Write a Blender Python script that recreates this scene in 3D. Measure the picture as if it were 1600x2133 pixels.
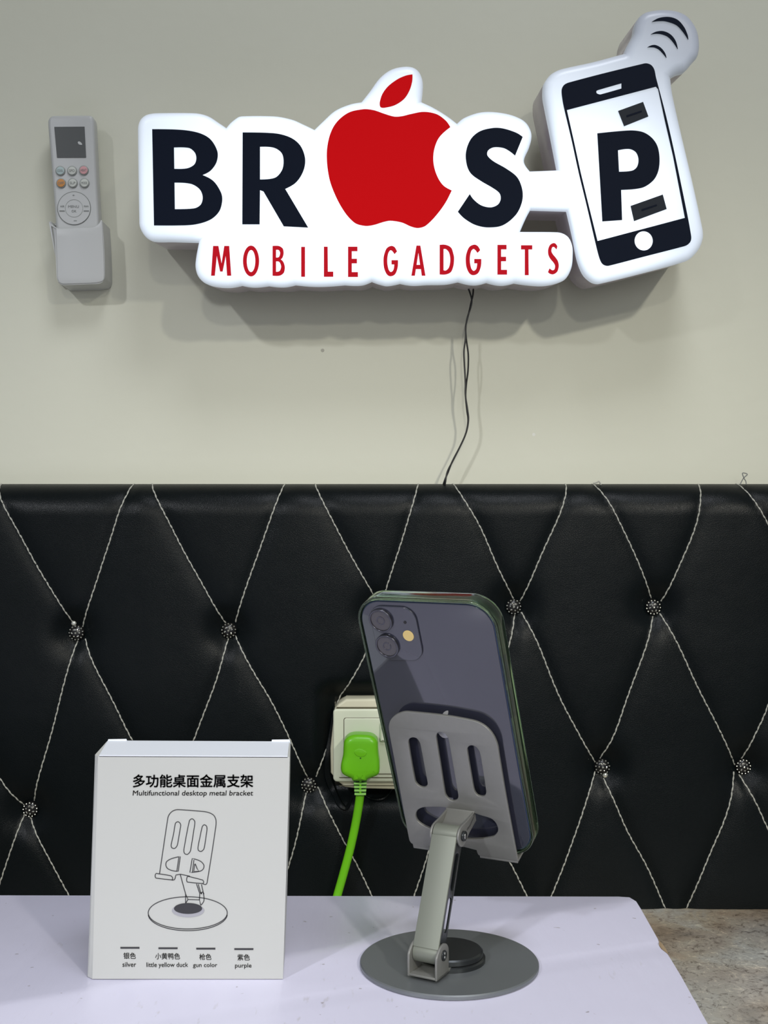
import bpy, bmesh, math, random
import numpy as np
from mathutils import Vector, Matrix

for o in list(bpy.data.objects):
    bpy.data.objects.remove(o)
SC = bpy.context.scene
C = SC.collection
random.seed(4)

# ------------------------------------------------------------------ camera, world, lights, exposure
F = 2490.0                    # focal length in pixels of the 1600 x 2133 frame
TZ = 0.560                    # table top height
H = 0.266                     # camera above the table top
CZ = TZ + H
WY = 1.200                    # shop wall
PY = 1.150                    # front of the padded panel
SY = 1.105                    # face of the sign

cam = bpy.data.cameras.new('camera')
cam.sensor_fit = 'VERTICAL'
cam.sensor_height = 36.0
cam.lens = 36.0 * F / 2133.0
cam.clip_start = 0.02
camo = bpy.data.objects.new('camera', cam)
camo.location = (0, 0, CZ)
camo.rotation_euler = (math.pi / 2, 0, 0)
C.objects.link(camo)
SC.camera = camo

vs = SC.view_settings
vs.view_transform = 'Standard'
vs.look = 'None'
vs.gamma = 1.0
vs.use_curve_mapping = False
vs.exposure = 0.10

world = bpy.data.worlds.new('room_ambience')
SC.world = world
world.use_nodes = True
wb = world.node_tree.nodes['Background']
wb.inputs[0].default_value = (0.80, 0.84, 0.90, 1)
wb.inputs[1].default_value = 0.29


def light(name, kind, loc, target, energy, color, size=0.3, **kw):
    l = bpy.data.lights.new(name, kind)
    l.energy = energy
    l.color = color
    if kind == 'AREA':
        l.shape = 'RECTANGLE'
        l.size = size
        l.size_y = kw.get('size_y', size)
    else:
        l.shadow_soft_size = size
    if kind == 'SPOT':
        l.spot_size = math.radians(kw.get('angle', 60))
        l.spot_blend = kw.get('blend', 1.0)
    o = bpy.data.objects.new(name, l)
    o.location = loc
    o.rotation_euler = (Vector(target) - Vector(loc)).to_track_quat('-Z', 'Y').to_euler()
    C.objects.link(o)
    return o


WARM = (1.0, 0.965, 0.86)
COOL = (0.93, 0.95, 1.0)
light('ceiling_spotlight_right', 'SPOT', (1.35, -1.75, 2.25), (0.15, 1.2, 0.33), 142, WARM, 0.07, angle=32)
light('ceiling_spotlight_left', 'SPOT', (-1.45, -1.45, 2.25), (-0.15, 1.2, 0.33), 112, COOL, 0.07, angle=32)
light('ceiling_spotlight_far', 'SPOT', (0.25, -3.6, 2.2), (0.0, 1.2, 0.46), 120, WARM, 0.10, angle=19)
light('added_front_fill', 'AREA', (0.7, -4.3, 1.35), (0.0, 1.2, 0.8), 14, (0.95, 0.98, 1.0), 1.6, size_y=1.2)  # unseen fill lamp added to lift the shadow under the sign
light('ceiling_panel_over_table', 'AREA', (0.25, 0.10, 2.45), (0.05, 0.55, 0.5), 12, (0.90, 0.93, 1.0), 0.6)


# ------------------------------------------------------------------ unprojection of photo measurements onto real planes
def W(px, py, Y):
    return Vector(((px - 800) / F * Y, Y, CZ - (py - 1066.5) / F * Y))


def onz(px, py, z):
    Y = F * (CZ - z) / (py - 1066.5)
    return Vector(((px - 800) / F * Y, Y, z))


# ------------------------------------------------------------------ materials
def newmat(name):
    m = bpy.data.materials.new(name)
    m.use_nodes = True
    return m, m.node_tree, m.node_tree.nodes['Principled BSDF']


def pbr(name, col, rough=0.5, metal=0.0, coat=0.0, spec=0.5, noise=None, bump=None, emit=None):
    m, t, b = newmat(name)
    b.inputs['Base Color'].default_value = (*col, 1)
    b.inputs['Roughness'].default_value = rough
    b.inputs['Metallic'].default_value = metal
    b.inputs['Coat Weight'].default_value = coat
    b.inputs['Specular IOR Level'].default_value = spec
    tc = t.nodes.new('ShaderNodeTexCoord')
    if noise:
        sc, amt = noise
        n = t.nodes.new('ShaderNodeTexNoise')
        n.inputs['Scale'].default_value = sc
        n.inputs['Detail'].default_value = 5
        t.links.new(tc.outputs['Object'], n.inputs['Vector'])
        r = t.nodes.new('ShaderNodeMix')
        r.data_type = 'RGBA'
        r.inputs['A'].default_value = (*[max(0, c * (1 - amt)) for c in col], 1)
        r.inputs['B'].default_value = (*[min(1, c * (1 + amt)) for c in col], 1)
        t.links.new(n.outputs['Fac'], r.inputs['Factor'])
        t.links.new(r.outputs['Result'], b.inputs['Base Color'])
    if bump:
        sc, st, dist = bump
        n = t.nodes.new('ShaderNodeTexNoise')
        n.inputs['Scale'].default_value = sc
        n.inputs['Detail'].default_value = 3
        t.links.new(tc.outputs['Object'], n.inputs['Vector'])
        bp = t.nodes.new('ShaderNodeBump')
        bp.inputs['Strength'].default_value = st
        bp.inputs['Distance'].default_value = dist
        t.links.new(n.outputs['Fac'], bp.inputs['Height'])
        t.links.new(bp.outputs['Normal'], b.inputs['Normal'])
    if emit:
        b.inputs['Emission Color'].default_value = (*emit[0], 1)
        b.inputs['Emission Strength'].default_value = emit[1]
    return m


def mathn(t, op, a, b=None):
    n = t.nodes.new('ShaderNodeMath')
    n.operation = op
    for i, v in enumerate((a, b)):
        if v is None:
            continue
        if isinstance(v, (int, float)):
            n.inputs[i].default_value = v
        else:
            t.links.new(v, n.inputs[i])
    return n.outputs[0]


def ramp(t, src, stops):
    r = t.nodes.new('ShaderNodeValToRGB')
    el = r.color_ramp.elements
    while len(el) < len(stops):
        el.new(0.5)
    for e, (p, c) in zip(el, stops):
        e.position = p
        e.color = (*c, 1)
    t.links.new(src, r.inputs[0])
    return r.outputs[0]


def noise(t, scale, detail=4, vec=None, rough=0.5, dist=0.0):
    n = t.nodes.new('ShaderNodeTexNoise')
    n.inputs['Scale'].default_value = scale
    n.inputs['Detail'].default_value = detail
    n.inputs['Roughness'].default_value = rough
    n.inputs['Distortion'].default_value = dist
    if vec:
        t.links.new(vec, n.inputs['Vector'])
    return n.outputs['Fac']


def mixc(t, fac, a, b, mode='MIX'):
    n = t.nodes.new('ShaderNodeMix')
    n.data_type = 'RGBA'
    n.blend_type = mode
    for k, v in (('Factor', fac), ('A', a), ('B', b)):
        if isinstance(v, (int, float)):
            n.inputs[k].default_value = v
        elif isinstance(v, tuple):
            n.inputs[k].default_value = (*v, 1)
        else:
            t.links.new(v, n.inputs[k])
    return n.outputs['Result']


def wall_material():
    m, t, b = newmat('wall_paint')
    tc = t.nodes.new('ShaderNodeTexCoord')
    v = tc.outputs['Object']
    c = mixc(t, noise(t, 3.0, 3, v), (0.665, 0.665, 0.545), (0.705, 0.705, 0.585))
    # one small nick and two faint scuffs in the paint
    for (px, py, r) in ((672, 730, 0.0018), (1112, 905, 0.0016)):
        p = W(px, py, WY)
        d = t.nodes.new('ShaderNodeVectorMath')
        d.operation = 'DISTANCE'
        t.links.new(v, d.inputs[0])
        d.inputs[1].default_value = p
        f = mathn(t, 'LESS_THAN', d.outputs['Value'], r)
        c = mixc(t, mathn(t, 'MULTIPLY', f, 0.6), c, (0.25, 0.23, 0.2) if px == 672 else (0.8, 0.8, 0.76))
    t.links.new(c, b.inputs['Base Color'])
    b.inputs['Roughness'].default_value = 0.55
    b.inputs['Specular IOR Level'].default_value = 0.3
    bp = t.nodes.new('ShaderNodeBump')
    bp.inputs['Strength'].default_value = 0.15
    bp.inputs['Distance'].default_value = 0.002
    t.links.new(noise(t, 60, 3, v), bp.inputs['Height'])
    t.links.new(bp.outputs['Normal'], b.inputs['Normal'])
    return m


def table_material():
    m, t, b = newmat('lavender_white_paint')
    tc = t.nodes.new('ShaderNodeTexCoord')
    mp = t.nodes.new('ShaderNodeMapping')
    mp.inputs['Scale'].default_value = (1.0, 0.25, 1.0)
    t.links.new(tc.outputs['Object'], mp.inputs['Vector'])
    v = mp.outputs['Vector']
    c = mixc(t, noise(t, 9, 3, v), (0.70, 0.685, 0.85), (0.76, 0.745, 0.91))
    streak = ramp(t, noise(t, 260, 2, v), [(0.0, (0, 0, 0)), (0.66, (0, 0, 0)), (0.74, (1, 1, 1))])
    patch = ramp(t, noise(t, 7, 2, tc.outputs['Object']), [(0.50, (0, 0, 0)), (0.62, (1, 1, 1))])
    c = mixc(t, mathn(t, 'MULTIPLY', mathn(t, 'MULTIPLY', streak, patch), 0.35), c, (0.45, 0.42, 0.42))
    speck = ramp(t, noise(t, 190, 1, tc.outputs['Object']), [(0.0, (0, 0, 0)), (0.775, (0, 0, 0)), (0.80, (1, 1, 1))])
    c = mixc(t, mathn(t, 'MULTIPLY', speck, 0.55), c, (0.22, 0.18, 0.17))
    t.links.new(c, b.inputs['Base Color'])
    b.inputs['Roughness'].default_value = 0.33
    bp = t.nodes.new('ShaderNodeBump')
    bp.inputs['Strength'].default_value = 0.25
    bp.inputs['Distance'].default_value = 0.0012
    t.links.new(noise(t, 120, 3, v), bp.inputs['Height'])
    t.links.new(bp.outputs['Normal'], b.inputs['Normal'])
    return m


def marble_material():
    m, t, b = newmat('mottled_brown_stone')
    tc = t.nodes.new('ShaderNodeTexCoord')
    v = tc.outputs['Object']
    c = ramp(t, noise(t, 14, 6, v, 0.62, 0.7), [(0.32, (0.24, 0.19, 0.135)), (0.45, (0.42, 0.33, 0.235)),
                                               (0.55, (0.50, 0.43, 0.32)), (0.68, (0.56, 0.54, 0.47))])
    g = ramp(t, noise(t, 5, 3, v), [(0.42, (0, 0, 0)), (0.6, (1, 1, 1))])
    c = mixc(t, mathn(t, 'MULTIPLY', g, 0.55), c, (0.42, 0.44, 0.44))
    fl = ramp(t, noise(t, 120, 6, v, 0.72, 1.2), [(0.36, (0.10, 0.08, 0.07)), (0.47, (0.5, 0.5, 0.5)), (0.56, (0.5, 0.5, 0.5)), (0.68, (1, 0.97, 0.9))])
    c = mixc(t, 0.65, c, fl, 'OVERLAY')
    t.links.new(c, b.inputs['Base Color'])
    b.inputs['Roughness'].default_value = 0.4
    return m


def leather_material():
    m, t, b = newmat('black_leatherette')
    tc = t.nodes.new('ShaderNodeTexCoord')
    v = tc.outputs['Object']
    c = mixc(t, noise(t, 12, 3, v), (0.0015, 0.0030, 0.0036), (0.0030, 0.0050, 0.0058))
    t.links.new(c, b.inputs['Base Color'])
    b.inputs['Roughness'].default_value = 0.35
    b.inputs['Specular IOR Level'].default_value = 0.16
    vo = t.nodes.new('ShaderNodeTexVoronoi')
    vo.feature = 'DISTANCE_TO_EDGE'
    vo.inputs['Scale'].default_value = 620
    t.links.new(v, vo.inputs['Vector'])
    hgt = mathn(t, 'MINIMUM', vo.outputs['Distance'], 0.25)
    bp = t.nodes.new('ShaderNodeBump')
    bp.inputs['Strength'].default_value = 0.35
    bp.inputs['Distance'].default_value = 0.0006
    t.links.new(hgt, bp.inputs['Height'])
    bp2 = t.nodes.new('ShaderNodeBump')
    bp2.inputs['Strength'].default_value = 0.12
    bp2.inputs['Distance'].default_value = 0.006
    t.links.new(noise(t, 22, 2, v), bp2.inputs['Height'])
    t.links.new(bp2.outputs['Normal'], bp.inputs['Normal'])
    t.links.new(bp.outputs['Normal'], b.inputs['Normal'])
    return m


def sign_material():
    # backlit opal acrylic: brighter over its light modules, duller round the moulded rim
    m, t, b = newmat('backlit_opal_acrylic')
    tc = t.nodes.new('ShaderNodeTexCoord')
    v = tc.outputs['Object']
    tot = None
    for (px, py, rad, amp) in ((560, 470, 0.20, 0.75), (860, 500, 0.16, 0.45), (400, 400, 0.13, 0.35), (1180, 410, 0.11, 0.40),
                               (1280, 400, 0.10, 0.45), (1340, 430, 0.09, 0.30), (700, 330, 0.12, 0.3), (1050, 400, 0.12, 0.35), (1300, 560, 0.07, 0.3)):
        p = W(px, py, SY)
        d = t.nodes.new('ShaderNodeVectorMath')
        d.operation = 'DISTANCE'
        t.links.new(v, d.inputs[0])
        d.inputs[1].default_value = p
        q = mathn(t, 'DIVIDE', d.outputs['Value'], rad)
        g = mathn(t, 'MULTIPLY', mathn(t, 'EXPONENT', mathn(t, 'MULTIPLY', mathn(t, 'MULTIPLY', q, q), -1.0)), amp)
        tot = g if tot is None else mathn(t, 'ADD', tot, g)
    lvl = mathn(t, 'ADD', mathn(t, 'MULTIPLY', tot, 0.80), 0.13)
    ge = t.nodes.new('ShaderNodeNewGeometry')
    sx = t.nodes.new('ShaderNodeSeparateXYZ')
    t.links.new(ge.outputs['Normal'], sx.inputs[0])
    facing = mathn(t, 'MAXIMUM', mathn(t, 'MULTIPLY', sx.outputs['Y'], -1.0), 0.0)
    rim = mathn(t, 'ADD', mathn(t, 'MULTIPLY', mathn(t, 'POWER', facing, 1.5), 0.62), 0.38)
    st = mathn(t, 'MULTIPLY', lvl, rim)
    b.inputs['Base Color'].default_value = (0.26, 0.27, 0.33, 1)
    b.inputs['Roughness'].default_value = 0.35
    b.inputs['Emission Color'].default_value = (0.80, 0.90, 1.0, 1)
    t.links.new(st, b.inputs['Emission Strength'])
    return m


M = dict(
    wall=wall_material(), table=table_material(), stone=marble_material(), leather=leather_material(), sign=sign_material(),
    floor=pbr('grey_floor_tile', (0.35, 0.33, 0.30), 0.4, noise=(6, 0.15)),
    ceiling=pbr('white_ceiling_paint', (0.7, 0.7, 0.68), 0.8),
    side=pbr('grey_sign_return', (0.33, 0.30, 0.31), 0.25, emit=((0.62, 0.55, 0.62), 0.05)),
    navy=pbr('navy_vinyl', (0.003, 0.007, 0.019), 0.5, spec=0.1),
    charcoal=pbr('charcoal_vinyl', (0.012, 0.017, 0.026), 0.4, spec=0.2),
    red=pbr('backlit_red_vinyl', (0.30, 0.0005, 0.002), 0.5, spec=0.08, emit=((0.9, 0.0, 0.004), 0.34)),
    redtext=pbr('backlit_red_lettering', (0.30, 0.002, 0.006), 0.5, spec=0.08, emit=((0.9, 0.01, 0.03), 0.28)),
    thread=pbr('silver_thread', (0.40, 0.40, 0.35), 0.5),
    black=pbr('gloss_black_plastic', (0.006, 0.006, 0.006), 0.25),
    crystal=pbr('clear_crystal_stud', (0.85, 0.86, 0.76), 0.12, metal=0.85),
    remote=pbr('white_abs_plastic', (0.50, 0.51, 0.50), 0.35),
    lcd=pbr('grey_liquid_crystal_display', (0.10, 0.105, 0.105), 0.15),
    mark=pbr('grey_print_and_thread_shade', (0.20, 0.21, 0.20), 0.6),
    rim=pbr('grey_button_rim', (0.30, 0.32, 0.30), 0.5),
    pale=pbr('pale_rubber_button', (0.56, 0.58, 0.53), 0.5),
    teal=pbr('pale_teal_button', (0.42, 0.52, 0.51), 0.5),
    pink=pbr('pink_button', (0.62, 0.32, 0.33), 0.5),
    orange=pbr('orange_button', (0.58, 0.25, 0.06), 0.5),
    beige=pbr('aged_beige_plastic', (0.60, 0.58, 0.43), 0.4, noise=(25, 0.12)),
    beige2=pbr('beige_switch_plate', (0.63, 0.66, 0.52), 0.3, noise=(25, 0.06)),
    green=pbr('lime_green_plastic', (0.14, 0.50, 0.005), 0.33, noise=(60, 0.06)),
    greenpale=pbr('worn_lime_rubber', (0.30, 0.66, 0.14), 0.4),
    darkgreen=pbr('dark_green_groove', (0.004, 0.05, 0.006), 0.5),
    card=pbr('white_carton_board', (0.54, 0.55, 0.53), 0.5, noise=(4, 0.02)),
    card_lit=pbr('white_carton_lit_tone', (0.80, 0.84, 0.92), 0.5),  # same carton white, with the bluish light on its top put into the colour
    ink=pbr('black_ink', (0.035, 0.035, 0.04), 0.5),
    inkgrey=pbr('grey_ink', (0.14, 0.14, 0.15), 0.5),
    inklight=pbr('pale_grey_ink', (0.38, 0.38, 0.42), 0.5),
    gun=pbr('gunmetal_satin', (0.25, 0.25, 0.235), 0.45, metal=0.45, noise=(300, 0.05)),
    gunarm=pbr('bead_blasted_grey_metal', (0.23, 0.245, 0.205), 0.5, metal=0.4),
    gundark=pbr('dark_turned_metal', (0.05, 0.055, 0.058), 0.3, metal=0.7),
    gundisc=pbr('brushed_gunmetal_disc', (0.20, 0.215, 0.225), 0.38, metal=0.5),
    steel=pbr('bright_steel', (0.75, 0.75, 0.72), 0.2, metal=1.0),
    glass_back=pbr('dark_blue_back_glass', (0.030, 0.032, 0.050), 0.08, coat=0.7, spec=0.8),
    frame=pbr('dark_blue_aluminium', (0.05, 0.07, 0.13), 0.22, metal=0.8),
    lens=pbr('lens_glass', (0.055, 0.05, 0.055), 0.10, coat=0.6),
    lensring=pbr('lens_bezel', (0.10, 0.10, 0.12), 0.25, metal=0.8),
    flash=pbr('yellow_flash_diffuser', (0.78, 0.58, 0.22), 0.35),
    logo=pbr('mirror_emblem', (0.60, 0.60, 0.62), 0.25, metal=0.15),
    wire=pbr('black_cable_sheath', (0.012, 0.012, 0.012), 0.4),
    jointline=pbr('brown_joint_line', (0.10, 0.09, 0.05), 0.7),  # dark brown lines along the socket joints
    chip=pbr('raw_board_edge', (0.33, 0.24, 0.14), 0.8),
)


def clear_case():
    m, t, b = newmat('clear_silicone')
    b.inputs['Base Color'].default_value = (0.42, 0.60, 0.40, 1)
    b.inputs['Roughness'].default_value = 0.08
    b.inputs['IOR'].default_value = 1.42
    b.inputs['Transmission Weight'].default_value = 1.0
    return m


M['case'] = clear_case()


# ------------------------------------------------------------------ object helpers
def obj(name, me, mat, parent=None, smooth=False):
    if isinstance(me, bmesh.types.BMesh):
        bm = me
        bmesh.ops.recalc_face_normals(bm, faces=bm.faces)
        me = bpy.data.meshes.new(name)
        bm.to_mesh(me)
        bm.free()
    me.name = name
    me.materials.clear()
    me.materials.append(M[mat])
    if smooth:
        me.shade_smooth()
        me.set_sharp_from_angle(angle=math.radians(38))
    o = bpy.data.objects.new(name, me)
    C.objects.link(o)
    if parent:
        o.parent = parent
        o.matrix_parent_inverse = Matrix.Translation(parent.location).inverted()
    return o


def tag(o, label, cat, group=None):
    o['label'] = label
    o['category'] = cat
    if group:
        o['group'] = group
    return o


def thing(name, label, cat, loc, group=None):
    o = bpy.data.objects.new(name, None)
    o.empty_display_size = 0.02
    o.location = loc
    C.objects.link(o)
    return tag(o, label, cat, group)


def struct(o):
    o['kind'] = 'structure'
    return o


def path(pts, closed=True, n=6):
    """pts: (x, y) smooth points or (x, y, 1) corner points; Catmull-Rom between corners."""
    P = [(p[0], p[1]) for p in pts]
    K = [len(p) > 2 for p in pts]
    N = len(P)
    out = []
    segs = N if closed else N - 1
    for i in range(segs):
        j = (i + 1) % N
        p1, p2 = P[i], P[j]
        out.append(p1)
        if K[i] and K[j]:
            continue
        h = (i - 1) % N
        k = (j + 1) % N
        v12 = Vector((p2[0] - p1[0], p2[1] - p1[1]))
        L = v12.length
        if K[i] or not (closed or i > 0):
            m1 = None
        else:
            v01 = Vector((p1[0] - P[h][0], p1[1] - P[h][1]))
            m1 = (v12 * L + v01 * v01.length) / (L * L + v01.length ** 2) * L
        if K[j] or not (closed or j < N - 1):
            m2 = None
        else:
            v23 = Vector((P[k][0] - p2[0], P[k][1] - p2[1]))
            m2 = (v12 * L + v23 * v23.length) / (L * L + v23.length ** 2) * L
        if m1 is None:
            m1 = v12 * 1.5 - m2 * 0.5 if m2 is not None else v12
        if m2 is None:
            m2 = v12 * 1.5 - m1 * 0.5
        for s in range(1, n):
            u = s / n
            h00, h10, h01, h11 = 2 * u ** 3 - 3 * u * u + 1, u ** 3 - 2 * u * u + u, -2 * u ** 3 + 3 * u * u, u ** 3 - u * u
            out.append(tuple(h00 * p1[a] + h10 * m1[a] + h01 * p2[a] + h11 * m2[a] for a in (0, 1)))
    if not closed:
        out.append(P[-1])
    return out


def ell(cx, cy, rx, ry, n=40, a0=0.0, a1=2 * math.pi):
    full = abs(a1 - a0 - 2 * math.pi) < 1e-6
    return [(cx + rx * math.cos(a0 + (a1 - a0) * i / (n if full else n - 1)), cy + ry * math.sin(a0 + (a1 - a0) * i / (n if full else n - 1))) for i in range(n)]


def rrect(x0, y0, x1, y1, r, n=7):
    out = []
    for (cx, cy, a) in ((x1 - r, y1 - r, 0), (x0 + r, y1 - r, 90), (x0 + r, y0 + r, 180), (x1 - r, y0 + r, 270)):
        for i in range(n + 1):
            t = math.radians(a + 90 * i / n)
            out.append((cx + r * math.cos(t), cy + r * math.sin(t)))
    return out


def extrude_mesh(loops, back, front, bevel=0.0, res=3):
    """2-D loops (holes by nesting) in local x, y extruded from z=back to z=front, edges rounded by bevel."""
    cu = bpy.data.curves.new('outline', 'CURVE')
    cu.dimensions = '2D'
    cu.fill_mode = 'BOTH'
    for lp in loops:
        sp = cu.splines.new('POLY')
        sp.points.add(len(lp) - 1)
        for p, q in zip(sp.points, lp):
            p.co = (q[0], q[1], 0, 1)
        sp.use_cyclic_u = True
    th = front - back
    cu.extrude = max(th / 2 - bevel, 0.00001)
    if bevel:
        cu.bevel_depth = bevel
        cu.bevel_resolution = res
        cu.offset = -bevel
    o = bpy.data.objects.new('outline', cu)
    C.objects.link(o)
    dg = bpy.context.evaluated_depsgraph_get()
    me = bpy.data.meshes.new_from_object(o.evaluated_get(dg))
    bpy.data.objects.remove(o)
    bpy.data.curves.remove(cu)
    me.transform(Matrix.Translation((0, 0, (front + back) / 2)))
    bm = bmesh.new()
    bm.from_mesh(me)
    bmesh.ops.remove_doubles(bm, verts=bm.verts, dist=1e-6)
    bmesh.ops.recalc_face_normals(bm, faces=bm.faces)
    bm.to_mesh(me)
    bm.free()
    return me


XZ = Matrix(((1, 0, 0, 0), (0, 0, -1, 0), (0, 1, 0, 0), (0, 0, 0, 1)))   # local (x, y, z) -> world (x, -z, y)


def px_plate(name, loops_px, yfront, yback, mat, parent=None, bevel=0.0, res=3, smooth=False):
    """outlines measured in the photo, laid on the vertical plane y=yfront, given real depth to y=yback"""
    lps = [[(lambda w: (w.x, w.z))(W(p[0], p[1], yfront)) for p in lp] for lp in loops_px]
    me = extrude_mesh(lps, -yback, -yfront, bevel, res)
    me.transform(XZ)
    return obj(name, me, mat, parent, smooth or bevel > 0)


def frame_plate(name, loops, back, front, mat, mtx, parent=None, bevel=0.0, res=2):
    me = extrude_mesh(loops, back, front, bevel, res)
    me.transform(mtx)
    return obj(name, me, mat, parent, bevel > 0)


def tube_bm(pts, rad, seg=10, bm=None, cap=True):
    bm = bm or bmesh.new()
    pts = [Vector(p) for p in pts]
    rads = rad if isinstance(rad, (list, tuple)) else [rad] * len(pts)
    rings = []
    ref = Vector((0, 0, 1))
    t0 = (pts[1] - pts[0]).normalized()
    if abs(t0.dot(ref)) > 0.9:
        ref = Vector((0, 1, 0))
    nrm = (ref - t0 * ref.dot(t0)).normalized()
    for i, p in enumerate(pts):
        t = (pts[min(i + 1, len(pts) - 1)] - pts[max(i - 1, 0)]).normalized()
        nrm = (nrm - t * nrm.dot(t)).normalized()
        bn = t.cross(nrm)
        rx, ry = rads[i] if isinstance(rads[i], tuple) else (rads[i], rads[i])
        rings.append([bm.verts.new(p + nrm * (ry * math.cos(2 * math.pi * k / seg)) + bn * (rx * math.sin(2 * math.pi * k / seg))) for k in range(seg)])
    for a, b in zip(rings, rings[1:]):
        for k in range(seg):
            bm.faces.new((a[k], a[(k + 1) % seg], b[(k + 1) % seg], b[k]))
    if cap:
        bm.faces.new(list(reversed(rings[0])))
        bm.faces.new(rings[-1])
    return bm


def smooth3(pts, n=8):
    pts = [Vector(p) for p in pts]
    out = []
    for i in range(len(pts) - 1):
        p0 = pts[max(i - 1, 0)]
        p1, p2 = pts[i], pts[i + 1]
        p3 = pts[min(i + 2, len(pts) - 1)]
        for s in range(n):
            u = s / n
            out.append(0.5 * (2 * p1 + (p2 - p0) * u + (2 * p0 - 5 * p1 + 4 * p2 - p3) * u * u + (3 * p1 - p0 - 3 * p2 + p3) * u ** 3))
    out.append(pts[-1])
    return out


def box_bm(x0, x1, y0, y1, z0, z1, bevel=0.0, bm=None, seg=2, mtx=None):
    nb = bmesh.new()
    bmesh.ops.create_cube(nb, size=1)
    for v in nb.verts:
        v.co = Vector(((x0 + x1) / 2 + v.co.x * (x1 - x0), (y0 + y1) / 2 + v.co.y * (y1 - y0), (z0 + z1) / 2 + v.co.z * (z1 - z0)))
    if bevel:
        bmesh.ops.bevel(nb, geom=nb.edges[:], offset=bevel, segments=seg, affect='EDGES', profile=0.5)
    if mtx:
        nb.transform(mtx)
    if bm is None:
        return nb
    tmp = bpy.data.meshes.new('tmp')
    nb.to_mesh(tmp)
    nb.free()
    bm.from_mesh(tmp)
    bpy.data.meshes.remove(tmp)
    return bm


def lathe_bm(profile, center, seg=64):
    bm = bmesh.new()
    rings = []
    for r, z in profile:
        if r < 1e-6:
            rings.append([bm.verts.new((center[0], center[1], center[2] + z))])
        else:
            rings.append([bm.verts.new((center[0] + r * math.cos(2 * math.pi * k / seg), center[1] + r * math.sin(2 * math.pi * k / seg), center[2] + z)) for k in range(seg)])
    for a, b in zip(rings, rings[1:]):
        for k in range(seg):
            k2 = (k + 1) % seg
            if len(a) == 1:
                bm.faces.new((a[0], b[k2], b[k]))
            elif len(b) == 1:
                bm.faces.new((a[k], a[k2], b[0]))
            else:
                bm.faces.new((a[k], a[k2], b[k2], b[k]))
    return bm


def text_mesh(s, mapf, bold=0.0, depth=0.00012, shear=0.0):
    """flat lettering; its bounding box [0,1]x[0,1] goes through mapf(u, v, w) to the world"""
    cu = bpy.data.curves.new('lettering', 'FONT')
    cu.body = s
    cu.shear = shear
    cu.resolution_u = 3
    cu.extrude = 0.01
    o = bpy.data.objects.new('lettering', cu)
    C.objects.link(o)
    dg = bpy.context.evaluated_depsgraph_get()
    me = bpy.data.meshes.new_from_object(o.evaluated_get(dg))
    bpy.data.objects.remove(o)
    bpy.data.curves.remove(cu)
    if bold:
        one = me
        bm = bmesh.new()
        for dx, dy in ((0, 0), (bold, 0), (-bold, 0), (0, bold), (0, -bold)):
            tmp = one.copy()
            tmp.transform(Matrix.Translation((dx, dy, 0)))
            bm.from_mesh(tmp)
            bpy.data.meshes.remove(tmp)
        me = bpy.data.meshes.new('lettering')
        bm.to_mesh(me)
        bm.free()
    xs = [v.co.x for v in me.vertices]
    ys = [v.co.y for v in me.vertices]
    x0, x1, y0, y1 = min(xs), max(xs), min(ys), max(ys)
    for v in me.vertices:
        v.co = mapf((v.co.x - x0) / (x1 - x0), (v.co.y - y0) / (y1 - y0), (v.co.z + 0.01) / 0.02 * depth)
    return me


def px_text(name, s, quad, Y, mat, parent, bold=0.0, shear=0.0):
    """quad = TL, TR, BR, BL in photo pixels on the plane y=Y"""
    TL, TR, BR, BL = quad

    def f(u, v, w):
        x = (BL[0] * (1 - u) + BR[0] * u) * (1 - v) + (TL[0] * (1 - u) + TR[0] * u) * v
        y = (BL[1] * (1 - u) + BR[1] * u) * (1 - v) + (TL[1] * (1 - u) + TR[1] * u) * v
        p = W(x, y, Y)
        return Vector((p.x, Y - w, p.z))
    return obj(name, text_mesh(s, f, bold, shear=shear), mat, parent)


# ------------------------------------------------------------------ the setting
LZ = CZ - 0.3826                       # top of the stone bench
struct(obj('wall_back', box_bm(-2.2, 2.2, WY, WY + 0.12, 0, 2.6), 'wall'))
struct(obj('floor', box_bm(-2.2, 2.2, -4.6, WY + 0.12, -0.05, 0), 'floor'))
struct(obj('ceiling', box_bm(-2.2, 2.2, -4.6, WY + 0.12, 2.6, 2.65), 'ceiling'))

# stone-look bench built against the wall
bench = thing('stone_bench', 'mottled brown and grey stone bench top under the black padded wall panel', 'bench', (0, 1.03, 0))
obj('bench_top', box_bm(-1.2, 1.2, 0.862, WY - 0.001, LZ - 0.03, LZ, 0.003), 'stone', bench, True)
obj('bench_base', box_bm(-1.18, 1.18, 0.90, WY - 0.001, 0.0, LZ - 0.03), 'stone', bench)

# ------------------------------------------------------------------ table
tb = thing('table', 'lavender-white painted table with a chipped right edge and rounded back corner', 'table', (-0.3, 0.55, 0))
edge_px = [(1288, 1867), (1312, 1868.5), (1326, 1877), (1336, 1893), (1345, 1909), (1358, 1932), (1371, 1955), (1373, 1961), (1371, 1965),
           (1378, 1976), (1391, 1986), (1398, 1997), (1420, 2033), (1446, 2080), (1449, 2084), (1464, 2112), (1476, 2133)]
ed = [onz(x, y, TZ) for x, y in edge_px]
lp = [(-0.85, 0.834)] + [(p.x, p.y) for p in ed] + [(0.168, 0.36), (0.160, 0.335), (0.14, 0.325), (-0.83, 0.325), (-0.85, 0.345)]
me = extrude_mesh([lp], TZ - 0.018, TZ, 0.0007, 1)
obj('tabletop', me, 'table', tb, True)
for x in (-0.80, 0.12):
    for y in (0.38, 0.78):
        obj('leg', box_bm(x - 0.022, x + 0.022, y - 0.022, y + 0.022, 0, TZ - 0.018, 0.002), 'table', tb)
ap = box_bm(-0.80, 0.12, 0.37, 0.388, TZ - 0.09, TZ - 0.018)
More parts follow.
